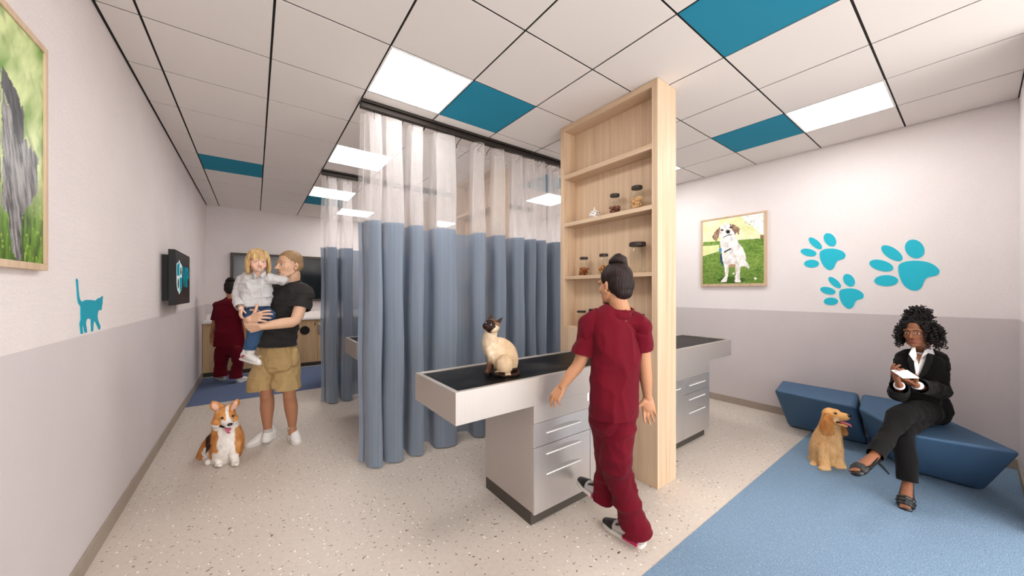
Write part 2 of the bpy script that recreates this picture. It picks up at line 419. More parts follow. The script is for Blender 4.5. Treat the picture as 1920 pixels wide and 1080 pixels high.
def curtain(path, zb, zm, zt, label, hooks, y):
    c = catmull([(p[0], p[1], 0) for p in path], 6)
    L = [0]
    for a, b in zip(c, c[1:]): L.append(L[-1] + (b - a).length)
    r = thing('privacy_curtain', label, 'curtain', (c[len(c) // 2].x, y, zb), 'privacy curtains between the exam bays')
    ym = sum(p.y for p in c) / len(c)
    def panel(name, z0, z1, m, flare0, flare1, rows, droop):
        b = MB(); n = len(c); vs = []; fs = []
        for j in range(rows + 1):
            tt = j / rows; z = z0 + (z1 - z0) * tt; fl = flare0 + (flare1 - flare0) * tt
            for i, p in enumerate(c):
                dz = droop * math.sin(L[i] * 9 + 1) * (tt if z1 > 2.5 else 0)
                wob = .006 * math.sin(z * 5 + L[i] * 3)
                vs.append((p.x + wob, ym + (p.y - ym) * fl, z + dz))
        for j in range(rows):
            for i in range(n - 1): fs.append((j * n + i, j * n + i + 1, (j + 1) * n + i + 1, (j + 1) * n + i))
        return b.add(vs, fs).obj(name, m, r, True)
    panel('sheer_mesh_panel', zm, zt, MAT['sheer'], .95, .62, 8, .012)
    panel('blue_fabric_panel', zb, zm, MAT['blue_curtain'], 1.0, .95, 12, 0)
    for hx in hooks:
        k = min(range(len(c)), key=lambda q: abs(c[q].x - hx))
        yy = ym + (c[k].y - ym) * .62
        MB().tube([(hx, y, CEIL - .0635), (hx, yy, CEIL - .10), (hx, yy, zt - .04)], .0036, 6).obj('hook', MAT['track'], r)
rail(3.0, .69, 4.25, 'long dark curtain rail above the near curtain, meeting the shelf tower')
rail(5.02, .69, 4.25, 'dark curtain rail above the far curtain, seen through the near sheer')
def pleats(y, start, cols, end):
    """doubled pleats: each column folds forward and back over itself, thin cloth between them"""
    p = list(start)
    for xl, xr in cols:
        w = xr - xl
        p += [(xl - .020, y + .14), (xl - .018, y - .02), (xl + .25 * w, y - .075), (xl + .62 * w, y - .095), (xr - .012, y - .085), (xr, y - .060), (xr - .014, y - .036), (xl + .45 * w, y - .016),
              (xl + .14 * w, y + .012), (xl + .20 * w, y + .065), (xl + .45 * w, y + .12), (xr - .02, y + .15)]
    return p + list(end)
def px_cols(y, cols): return [(on_y(a, 600, y - .07).x, on_y(b, 600, y - .08).x) for a, b in cols]
c1 = px_cols(3.0, [(696, 718), (728, 758), (776, 796), (822, 857), (896, 912), (935, 950), (970, 985), (997, 1006), (1015, 1026)]); x = c1[-1][1] + .16
while x < 4.0: c1.append((x, x + .07)); x += .23
curtain(pleats(3.0, [(.700, 3.11), (.735, 3.085)], c1, [(4.15, 3.05), (4.2, 3.04)]), .012, 2.03, 2.925, 'near privacy curtain, white mesh over dusty blue fabric, behind the cat table',
        [.80, 1.05, 1.13, 1.25, 1.37, 1.62, 1.86, 1.97, 2.11, 2.37, 2.62, 2.68, 2.78, 2.93, 3.3, 3.7, 4.1], 3.0)
c2 = px_cols(5.02, [(616, 633), (644, 662)]); x = c2[-1][1] + .17
while x < 4.0: c2.append((x, x + .075)); x += .25
curtain(pleats(5.02, [(.690, 5.10), (.73, 5.08)], c2, [(4.1, 5.06), (4.15, 5.05)]), .012, 2.02, 2.925, 'far privacy curtain, white mesh over blue fabric, beside the standing man',
        [.75, .88, 1.0, 1.15, 1.4, 1.7, 2.0, 2.3, 2.6, 2.9, 3.2, 3.5, 3.8, 4.05], 5.02)

# ------------------------------------------------------------------ shelf towers
SZ = [(2.509, 2.548), (2.060, 2.095), (1.562, 1.593)]
def tower(y0, y1, label):
    x0, x1 = 2.36, 2.62
    r = thing('shelf_tower', label, 'shelf unit', ((x0 + x1) / 2, (y0 + y1) / 2, 0))
    a, b = y0 + .048, y1 - .048; xb = 2.505
    box('side_panel', MAT['oak_z'], (x0, x1, y0, a, 0, CEIL - .002), r)
    box('side_panel', MAT['oak_z'], (x0, x1, b, y1, 0, CEIL - .002), r)
    box('back_panel', MAT['oak_z'], (xb, x1, a, b, 1.12, 2.964), r, 0)
    box('top_rail', MAT['oak_y'], (x0, x1, a, b, 2.964, CEIL - .002), r)
    box('base_panel', MAT['oak_z'], (x0, x1, a, b, 0, 1.12), r)
    for z0, z1 in SZ: box('shelf', MAT['oak_y'], (x0 + .002, xb, a, b, z0, z1), r)
    return r
tower(1.388, 2.388, 'tall pale oak shelf tower with jars, floor to ceiling, beside the near nurse')
tower(3.57, 4.57, 'pale oak shelf tower blurred behind the near curtain')
tower(5.75, 6.75, 'rearmost pale oak shelf tower in the last bay, hidden behind both curtains')

# ------------------------------------------------------------------ steel exam tables
ZT = .922
def arc_handle(x0, x1, y, z, parent):
    """long shallow pull: flat lower lip, grey patch above that paints the shade of an arched recess"""
    n = 14; lo = []; hi = []
    for k in range(n + 1):
        s = k / n; x = x0 + (x1 - x0) * s; lo.append((x, z)); hi.append((x, z + .004 + .020 * math.sin(PI * s) ** .8))
    prof = lo + hi[::-1]
    MB().prism([(p[0], y - .0015, p[1]) for p in prof], [(p[0], y + .01, p[1]) for p in prof]).obj('recess_shade_patch', MAT['steel_d'], parent)
    box('pull_lip', MAT['steel_b'], (x0, x1, y - .006, y + .004, z - .007, z), parent, .0015)
def table(side, y0, label):
    """side -1: the half left of the tower, +1: the half right of it"""
    y1 = y0 + .56
    xa, xe = (2.358, .835) if side < 0 else (2.622, 4.21)
    bx = 1.366 if side < 0 else 3.69
    X0, X1 = min(xa, xe), max(xa, xe); B0, B1 = min(xa, bx), max(xa, bx)
    r = thing('exam_table', label, 'exam table', ((X0 + X1) / 2, (y0 + y1) / 2, 0))
    za = .748; zd = .637; w = .027
    ap = MB()
    ap.box(X0, X1, y0, y0 + w, za, ZT).box(X0, X1, y1 - w, y1, za, ZT)
    if side < 0: ap.box(X0, X0 + w, y0 + w, y1 - w, za, ZT).box(X0 + w, X1, y0 + w, y1 - w, za, za + .02)
    else: ap.box(X1 - w, X1, y0 + w, y1 - w, za, ZT).box(X0, X1 - w, y0 + w, y1 - w, za, za + .02)
    ap.obj('steel_rim', MAT['steel'], r, False, .0015)
    i0, i1 = (X0 + w, X1) if side < 0 else (X0, X1 - w)
    MB().box(i0, i1, y0 + w, y1 - w, ZT - .06, ZT - .008).obj('stone_top', MAT['stone'], r)
    MB().box(B0, B1, y0, y1, zd, za).obj('deep_apron', MAT['steel'], r, False, .001)
    MB().box(B0 + .002, B1 - .002, y0 + .016, y1 - .004, .085, zd).obj('cabinet_body', MAT['steel'], r, False, .001)
    MB().box(B0 + .004, B1 - .035, y0 + .035, y1 - .01, 0.0, .085).obj('plinth', MAT['kick'], r)
    # drawer stack at the outer end, door beside it
    d0, d1 = (bx, bx + .515) if side < 0 else (bx - .515, bx)
    g = .002
    for k, (z0, z1) in enumerate(((.487 + g, zd - g), (.078, .487 - g))):
        f = box('drawer', MAT['steel_v'], (d0 + g, d1 - g, y0, y0 + .016, z0, z1), r, .0015)
        zs = (.565,) if k == 0 else (.432, .305)
        for zz in zs: arc_handle(d0 + .10, d1 - .10, y0, zz, f)
    e0, e1 = (d1, xa) if side < 0 else (xa, d0)
    f = box('door', MAT['steel_v'], (e0 + g, e1 - g, y0, y0 + .016, .078, zd - g), r, .0015)
    arc_handle(e0 + .06, e1 - .06, y0, .565, f)
    return r
table(-1, 1.61, 'steel exam table with black top that the cat sits on')
table(1, 1.61, 'steel exam table to the right of the near shelf tower, seen beyond it')
table(-1, 3.79, 'steel exam table whose end juts out between the two curtains')
table(1, 3.79, 'steel exam table behind the near curtain, right of the second shelf tower')
table(-1, 5.97, 'steel exam table in the last bay, only its end shows left of the far curtain')

# ------------------------------------------------------------------ jars on the shelves of the near tower
def nuts(c, r, h, n, size, m, parent, seed):
    rnd = random.Random(seed); b = MB()
    for _ in range(n):
        a = rnd.uniform(0, 2 * PI); q = r * math.sqrt(rnd.random()) * .82; z = rnd.uniform(size, h)
        z *= (1 - .25 * rnd.random() * (q / r))
        rot = Euler((rnd.uniform(0, 6), rnd.uniform(0, 6), rnd.uniform(0, 6))).to_matrix()
        b.ell((c[0] + q * math.cos(a), c[1] + q * math.sin(a), c[2] + z), (size, size * .8, size * 1.25), rot, 8, 6)
    o = b.obj('nut_filling', m, parent, True); o['kind'] = 'stuff'; return o
NUTM = [plain('hazelnut_brown', '#6b3a2c', .5, var=(70, '#8a5a44')), plain('peanut_tan', '#c79a66', .6, var=(70, '#d8b283')), plain('walnut_rust', '#a35f33', .55, var=(70, '#7a3f22')), plain('pecan_gold', '#c58d4e', .55, var=(70, '#8f5a2f'))]
def jar(c, r, h, label, fill=None, seed=1, lid=True, lid_r=None):
    o = thing('glass_jar', label, 'jar', c, 'storage jars on the shelf tower')
    prof = [(r * .92, 0), (r, .006), (r, h * .62), (r * .93, h * .74), (r * .70, h * .84), (r * .68, h * .93), (r * .70, h * .94)]
    MB().lathe(c, prof, 24).obj('jar_body', MAT['glass'], o, True)
    if fill: nuts((c[0], c[1], c[2] + .004), r * .95, fill[1], fill[2], fill[3], NUTM[fill[0]], o, seed)
    lr = lid_r or r * .80
    MB().lathe((c[0], c[1], c[2] + h * .9), [(lr, 0), (lr * 1.02, .004), (lr * 1.02, h * .11), (lr * .94, h * .13)], 24).obj('lid', MAT['lid'], o, False)
    return o
Z2, Z3, Z4 = 2.0965, 1.5945, 1.1215
jar((2.43, 1.815, Z2), .048, .165, 'glass jar of dark round nuts, middle of the upper jar shelf', (0, .068, 46, .012), 3)
jar((2.43, 1.605, Z2), .052, .18, 'glass jar of pale peanuts, right end of the upper jar shelf', (1, .095, 70, .0125), 5)
jar((2.43, 2.155, Z3), .046, .165, 'glass jar with rusty nuts at left on the shelf above the nurse', (2, .065, 46, .012), 8)
jar((2.43, 1.93, Z3), .046, .175, 'glass jar of golden nuts half hidden by the nurse hair bun', (3, .075, 50, .012), 9)
jar((2.43, 1.60, Z3), .062, .235, 'empty clear jar with wide dark lid at right above the nurse', None, 2, True, .062)
jar((2.43, 2.185, Z4), .036, .145, 'small empty jar with flat black lid, left on the lowest niche', None, 2, True, .040)
jar((2.43, 1.585, Z4), .036, .145, 'small empty jar with black lid behind the nurse shoulder, right on the lowest niche', None, 2, True, .040)
o = thing('canister', 'black canister on the lowest niche, half hidden by the nurse', 'canister', (2.43, 2.02, Z4))
MB().lathe((2.43, 2.02, Z4), [(.052, 0), (.056, .004), (.056, .135), (.05, .145)], 28).obj('canister_body', MAT['black'], o, False, .002)
MB().lathe((2.43, 2.02, Z4 + .145), [(.058, 0), (.06, .003), (.06, .022), (.055, .026)], 28).obj('lid', MAT['black'], o)
# dotted trinket dish
t = NT('dotted_porcelain'); vo = t.n('ShaderNodeTexVoronoi'); vo.inputs['Scale'].default_value = 85; t.l(t.coord(), vo.inputs['Vector'])
dm = t.done(t.bsdf(t.ramp(vo.outputs['Distance'], [(.30, '#3d3833'), (.42, '#eee9e2')]), .35))
o = thing('trinket_dish', 'small white dotted lidded dish, left on the upper jar shelf', 'dish', (2.43, 2.03, Z2))
MB().lathe((2.43, 2.03, Z2), [(.030, 0), (.046, .012), (.050, .032), (.046, .045)], 24).obj('bowl', dm, o, True)
MB().lathe((2.43, 2.03, Z2 + .045), [(.048, 0), (.044, .010), (.028, .022), (.009, .030), (.006, .040), (.011, .048), (.006, .056)], 24).obj('lid', dm, o, True)

# ------------------------------------------------------------------ back counter and cabinets
YC = 7.72
tag(MB().box(XL + .004, 2.1, 7.69, YB - .002, .905, .942).obj('countertop', MAT['white_top'], None, False, .003), 'long white countertop along the back wall', 'countertop')
tag(MB().box(XL + .004, 2.1, YB - .024, YB - .002, .942, 1.035).obj('backsplash', MAT['white_top'], None, False, .002), 'low white backsplash strip on the back wall above the countertop', 'backsplash')
seams = [(XL + .004, -.33), (-.33, .075), (.075, .478), (.478, .985), (.985, 1.49), (1.49, 2.08)]
CL = ['oak base cabinet in the left corner, half hidden by the far nurse', 'oak base cabinet behind the far nurse and child', 'oak base cabinet behind the standing man',
      'oak base cabinet with a round dark opening in its door, right of the man', 'oak base cabinet peeking out beside the far curtain', 'rightmost oak base cabinet, seen only through the far curtain']
for k, (a, b) in enumerate(seams):
    r = thing('base_cabinet', CL[k], 'cabinet', ((a + b) / 2, (YC + YB) / 2, 0), 'base cabinets along the back wall')
    MB().box(a, b, YC + .02, YB - .002, .075, .904).obj('body', MAT['cab'], r)
    MB().box(a, b, YC + .05, YB - .05, 0.0, .075).obj('plinth', MAT['kick'], r)
    d = box('door', MAT['cab'], (a + .003, b - .003, YC, YC + .02, .08, .900), r, .0015)
    MB().box(b - .047, b - .033, YC - .004, YC + .001, .78, .85).obj('slot_shade', MAT['dark'], d)  # dark block on the door, slot shade put into its colour
    if k == 3:
        pts = [(.775 + .083 * math.cos(2 * PI * q / 40), .70 + .083 * math.sin(2 * PI * q / 40)) for q in range(40)]
        MB().prism([(x, YC - .003, z) for x, z in pts], [(x, YC + .002, z) for x, z in pts]).obj('opening_shade', MAT['dark'], d)  # dark disc laid on the door, paints the shade inside the hole

# dark screens on the back wall
def wall_screen(x0, x1, z0, z1, label):
    r = thing('wall_screen', label, 'screen', ((x0 + x1) / 2, YB, z0)); f = .045; y0 = YB - .055
    MB().box(x0, x1, y0, YB - .002, z1 - f, z1).box(x0, x1, y0, YB - .002, z0, z0 + f).box(x0, x0 + f, y0, YB - .002, z0 + f, z1 - f).box(x1 - f, x1, y0, YB - .002, z0 + f, z1 - f).obj('frame', MAT['bronze'], r, False, .002)
    MB().box(x0 + f, x1 - f, y0 + .015, y0 + .03, z0 + f, z1 - f).obj('glass', MAT['screen'], r)
wall_screen(-.363, 1.74, 1.246, 2.175, 'wide dark glass screen on the back wall behind the man')
wall_screen(2.03, 2.82, 1.246, 2.20, 'second dark glass panel on the back wall, seen only through the near curtain')
tag(MB().box(4.0, 4.07, YB - .012, YB - .002, 1.13, 1.25).obj('wall_switch', MAT['plate'], None, False, .003), 'small white switch plate seen through the curtain left of the cat', 'switch')
# ================================================================== decals, pictures, wall screen, bench
def extrude_x(poly, x0, x1):          # poly of (y, z)
    return MB().prism([(x0, y, z) for y, z in poly], [(x1, y, z) for y, z in poly])
def ellipse(cx, cy, a, b, ang, n=28):
    c, s = math.cos(math.radians(ang)), math.sin(math.radians(ang))
    return [(cx + a * math.cos(q) * c - b * math.sin(q) * s, cy + a * math.cos(q) * s + b * math.sin(q) * c) for q in [2 * PI * k / n for k in range(n)]]
def smooth_poly(p, n=5): return [(v.x, v.y) for v in catmull([(a, b, 0) for a, b in p], n, True)]
def tri_obj(mb, name, m, parent):
    o = mb.obj(name, m, parent)
    bm = bmesh.new(); bm.from_mesh(o.data); bmesh.ops.triangulate(bm, faces=[f for f in bm.faces if len(f.verts) > 4]); bm.to_mesh(o.data); bm.free(); return o
def wall_paw(toes, pad, fx, label):
    """fx maps a measured point to (y, z) on the right wall"""
    pp = [fx(*q) for q in smooth_poly(pad)]
    cy_, cz_ = sum(p[0] for p in pp) / len(pp), sum(p[1] for p in pp) / len(pp)
    r = thing('paw_print_decal', label, 'wall decal', (XR, cy_, cz_), 'turquoise paw prints on the right wall')
    tri_obj(extrude_x(pp, XR - .004, XR), 'pad', MAT['decal'], r)
    for e in toes: tri_obj(extrude_x([fx(*q) for q in ellipse(*e)], XR - .004, XR), 'toe', MAT['decal'], r)
def fxr(a, b):
    v = on_x(1490 + a / 6, 420 + b / 6, XR - .004); return (v.y, v.z)
wall_paw([(1350, 280, 118, 98, 38), (1094, 328, 138, 62, 32), (975, 467, 139, 60, 14), (1030, 637, 135, 63, 0)],
         [(1165, 480), (1190, 445), (1260, 420), (1370, 412), (1480, 425), (1560, 455), (1615, 500), (1630, 540), (1600, 575), (1540, 590), (1490, 605), (1460, 640), (1435, 700), (1400, 738), (1350, 750), (1290, 735), (1225, 685), (1185, 610), (1167, 540)],
         fxr, 'largest turquoise paw print decal, above the seated woman')
wall_paw([(397, 177, 85, 60, 50), (232, 217, 93, 40, 40), (156, 320, 91, 41, 12), (190, 446, 85, 45, 0)],
         [(280, 330), (300, 300), (350, 280), (430, 276), (500, 290), (550, 315), (572, 350), (560, 385), (520, 402), (480, 415), (460, 450), (440, 495), (400, 518), (360, 505), (315, 455), (290, 400)],
         fxr, 'upper left turquoise paw print decal, nearest the framed dog photo')
wall_paw([(611, 633, 80, 57, 50), (450, 658, 88, 38, 40), (374, 750, 89, 40, 13), (408, 870, 82, 43, 0)],
         [(500, 770), (520, 740), (570, 727), (640, 724), (710, 740), (760, 772), (778, 810), (760, 842), (710, 855), (680, 880), (660, 925), (620, 952), (580, 940), (535, 895), (508, 840)],
         fxr, 'lowest and smallest turquoise paw print decal, just above the grey wainscot')
def back_paw(toes, pad, label):
    def fy(a, b): v = on_y(800 + a / 6.75, 460 + b / 6.75, YB - .004); return (v.x, v.z)
    def ext(poly): return MB().prism([(x, YB - .004, z) for x, z in poly], [(x, YB, z) for x, z in poly])
    pp = [fy(*q) for q in ellipse(*pad)]
    r = thing('paw_print_decal', label, 'wall decal', (sum(p[0] for p in pp) / len(pp), YB, sum(p[1] for p in pp) / len(pp)), 'paw prints on the back wall')
    tri_obj(ext(pp), 'pad', MAT['decal'], r)
    for e in toes: tri_obj(ext([fy(*q) for q in ellipse(*e)]), 'toe', MAT['decal'], r)
back_paw([(185, 242, 23, 38, 0), (238, 235, 22, 38, 5), (295, 258, 22, 32, 25), (303, 325, 34, 25, 0), (178, 316, 24, 26, 0)], (222, 335, 42, 48, 0), 'upper paw print decal on the back wall, seen through the near curtain')
back_paw([(247, 463, 18, 32, 0), (303, 450, 27, 35, 10), (345, 520, 26, 20, -30), (238, 520, 16, 22, 0)], (282, 535, 46, 46, 0), 'lower paw print decal on the back wall, seen through the near curtain')
cat_px = [(140, 140), (150, 135), (160, 155), (165, 250), (175, 340), (185, 375), (210, 398), (225, 385), (255, 373), (310, 375), (360, 382), (385, 360), (420, 345), (436, 330), (440, 345), (435, 375), (437, 400), (430, 440), (425, 485), (410, 490), (398, 478), (385, 510), (380, 555), (385, 600), (405, 655), (412, 670), (408, 705), (395, 708), (388, 685), (360, 625), (345, 600), (335, 640), (330, 725), (312, 730), (308, 640), (308, 590), (275, 578), (255, 600), (248, 640), (258, 700), (262, 740), (240, 742), (232, 715), (222, 640), (213, 650), (210, 690), (218, 752), (195, 757), (188, 700), (182, 640), (195, 590), (192, 520), (192, 445), (165, 405), (155, 340), (150, 250), (143, 175)]
cp = []
for a, b in cat_px:
    v = on_x(120 + a / 6, 500 + b / 6, XL + .003); cp.append((v.y, v.z))
tag(tri_obj(extrude_x(cp, XL, XL + .003), 'cat_decal', MAT['decal_cat'], None), 'teal walking cat silhouette decal with raised tail on the left wall', 'wall decal')

# ------------------------------------------------------------------ painted pictures
def h2(ix, iy, seed):
    n = (ix * 374761393 + iy * 668265263 + seed * 974711) & 0x7fffffff
    n = ((n ^ (n >> 13)) * 1274126177) & 0x7fffffff
    return ((n ^ (n >> 16)) & 0xffff) / 65535.0
def vnoise(x, y, seed=0):
    xi = np.floor(x).astype(np.int64); yi = np.floor(y).astype(np.int64); fx = x - xi; fy = y - yi
    fx = fx * fx * (3 - 2 * fx); fy = fy * fy * (3 - 2 * fy)
    return (h2(xi, yi, seed) * (1 - fx) + h2(xi + 1, yi, seed) * fx) * (1 - fy) + (h2(xi, yi + 1, seed) * (1 - fx) + h2(xi + 1, yi + 1, seed) * fx) * fy
def fbm(x, y, o=4, seed=0):
    s = 0; a = .5
    for k in range(o): s = s + a * vnoise(x * 2 ** k, y * 2 ** k, seed + k * 17); a *= .5
    return s / (1 - .5 ** o)
def inpoly(poly, x, y):
    r = np.zeros(x.shape, bool); n = len(poly)
    for i in range(n):
        x1, y1 = poly[i]; x2, y2 = poly[(i + 1) % n]
        if y1 == y2: continue
        c = ((y1 > y) != (y2 > y)) & (x < (x2 - x1) * (y - y1) / (y2 - y1) + x1); r ^= c
    return r
def L3(h): return np.array(lin(h)[:3])
def lay(C, mask, col):
    m = mask.astype(float)[..., None]
    return C * (1 - m) + (col if isinstance(col, np.ndarray) else L3(col)) * m
def mixc(a, b, f): return L3(a) * (1 - f[..., None]) + L3(b) * f[..., None]
def picture_mesh(name, parent, P, nu, nv, paint, m):
    """P(u, v) -> world point; paint(u, v) -> linear colour"""
    u, v = np.meshgrid(np.linspace(0, 1, nu), np.linspace(0, 1, nv))
    verts = [tuple(P(a, b)) for a, b in zip(u.ravel(), v.ravel())]
    f = [(j * nu + i, j * nu + i + 1, (j + 1) * nu + i + 1, (j + 1) * nu + i) for j in range(nv - 1) for i in range(nu - 1)]
    me = bpy.data.meshes.new(name); me.from_pydata(verts, [], f); me.materials.append(m)
    ca = me.color_attributes.new('Col', 'FLOAT_COLOR', 'POINT')
    c = np.ones((nu * nv, 4)); c[:, :3] = np.clip(paint(u, v).reshape(-1, 3), 0, 1)
    ca.data.foreach_set('color', c.ravel())
    o = bpy.data.objects.new(name, me); return link(o, parent)
MAT['print'] = vcol('photo_print', .35, .3)
def ramp01(x, a, b): return np.clip((x - a) / (b - a), 0, 1)

# left wall: shaggy grey dog in grass
PY0, PY1, PZ0, PZ1 = 1.14, 2.278, 1.532, 2.438; fr = .026
r = thing('framed_picture', 'large framed photo of a shaggy grey dog in grass on the left wall', 'picture', (XL, (PY0 + PY1) / 2, PZ0))
MB().box(XL, -.680, PY0, PY1, PZ0, PZ0 + fr).box(XL, -.680, PY0, PY1, PZ1 - fr, PZ1).box(XL, -.680, PY0, PY0 + fr, PZ0 + fr, PZ1 - fr).box(XL, -.680, PY1 - fr, PY1, PZ0 + fr, PZ1 - fr).obj('frame', MAT['oak_z'], r, False, .0015)
def yz(px, py): v = on_x(px, py, -.69); return (v.y, v.z)
def cropL(a, b): return yz(a / 1.8, 60 + b / 1.8)
def paintL(u, v):
    y = PY0 + fr + (PY1 - PY0 - 2 * fr) * u; z = PZ0 + fr + (PZ1 - PZ0 - 2 * fr) * v
    s1 = fbm((y * .8 + z * .6) * 4.5, (z * .8 - y * .9) * 18 / 2, 4, 3)
    s2 = fbm(y * 60, z * 14, 4, 9); s3 = fbm((y + z * .7) * 16, (z - y) * 6, 4, 21)
    top = mixc('#6f9a3a', '#dbe8a6', ramp01(s1, .3, .68)); top = top * (1 - .45 * ramp01(s3, .5, .75))[..., None]
    low = mixc('#1e3f12', '#6f9c30', ramp01(s2 * .7 + s3 * .3, .3, .68)); low = lay(low, (fbm(y * 70, z * 50, 3, 5) > .70), '#93ad4a')
    f = ramp01(z + .10 * (s1 - .5), 1.98, 1.72); C = top * (1 - f[..., None]) + low * f[..., None]
    jy = y + .012 * (fbm(y * 40, z * 25, 3, 31) - .5) * 2; jz = z + .02 * (fbm(y * 70, z * 20, 3, 41) - .5) * 2
    fur = fbm(y * 90 + z * 20, z * 16, 4, 51); furc = mixc('#3a3a3e', '#a9a6a4', ramp01(fur, .28, .72))
    body = [cropL(*q) for q in [(0, 180), (60, 340), (85, 370), (108, 400), (124, 430), (126, 448), (118, 450), (122, 500), (120, 545), (100, 580), (88, 590), (72, 620), (66, 690), (72, 745), (62, 766), (44, 764), (36, 735), (26, 650), (16, 600), (0, 590)]]
    ym = 1.80                                                            # the dog's middle; its other half lies outside the photo
    mir = [(2 * ym - a, b) for a, b in body]
    bod = inpoly(body, jy, jz) | inpoly(mir, jy, jz) | ((abs(jy - ym) < .16) & (jz > 1.72) & (jz < 2.2))
    C = lay(C, bod, furc)
    ear = [cropL(*q) for q in [(0, 112), (18, 140), (40, 185), (62, 230), (75, 280), (76, 340), (72, 372), (58, 376), (46, 350), (36, 300), (20, 220), (0, 190)]]
    em = [(2 * ym - a, b) for a, b in ear]
    hd = (((jy - ym) / .15) ** 2 + ((jz - 2.13) / .17) ** 2 < 1)
    C = lay(C, hd, mixc('#4a494c', '#b9b4ae', ramp01(fbm(y * 60, z * 12, 4, 77), .3, .7)))
    C = lay(C, inpoly(ear, jy, jz) | inpoly(em, jy, jz), mixc('#1e1f24', '#5c5b60', ramp01(fur, .3, .75)))
    for sg in (-1, 1): C = lay(C, ((y - ym - sg * .06) / .018) ** 2 + ((z - 2.17) / .016) ** 2 < 1, '#120d0a')
    C = lay(C, ((y - ym) / .035) ** 2 + ((z - 2.09) / .026) ** 2 < 1, '#141214')
    C = lay(C, ((y - ym - .01) / .10) ** 2 + ((z - 2.02) / .03) ** 2 < 1, '#a8625c')
    return C
picture_mesh('print', r, lambda a, b: (-.686, PY0 + fr + (PY1 - PY0 - 2 * fr) * a, PZ0 + fr + (PZ1 - PZ0 - 2 * fr) * b), 280, 240, paintL, MAT['print'])

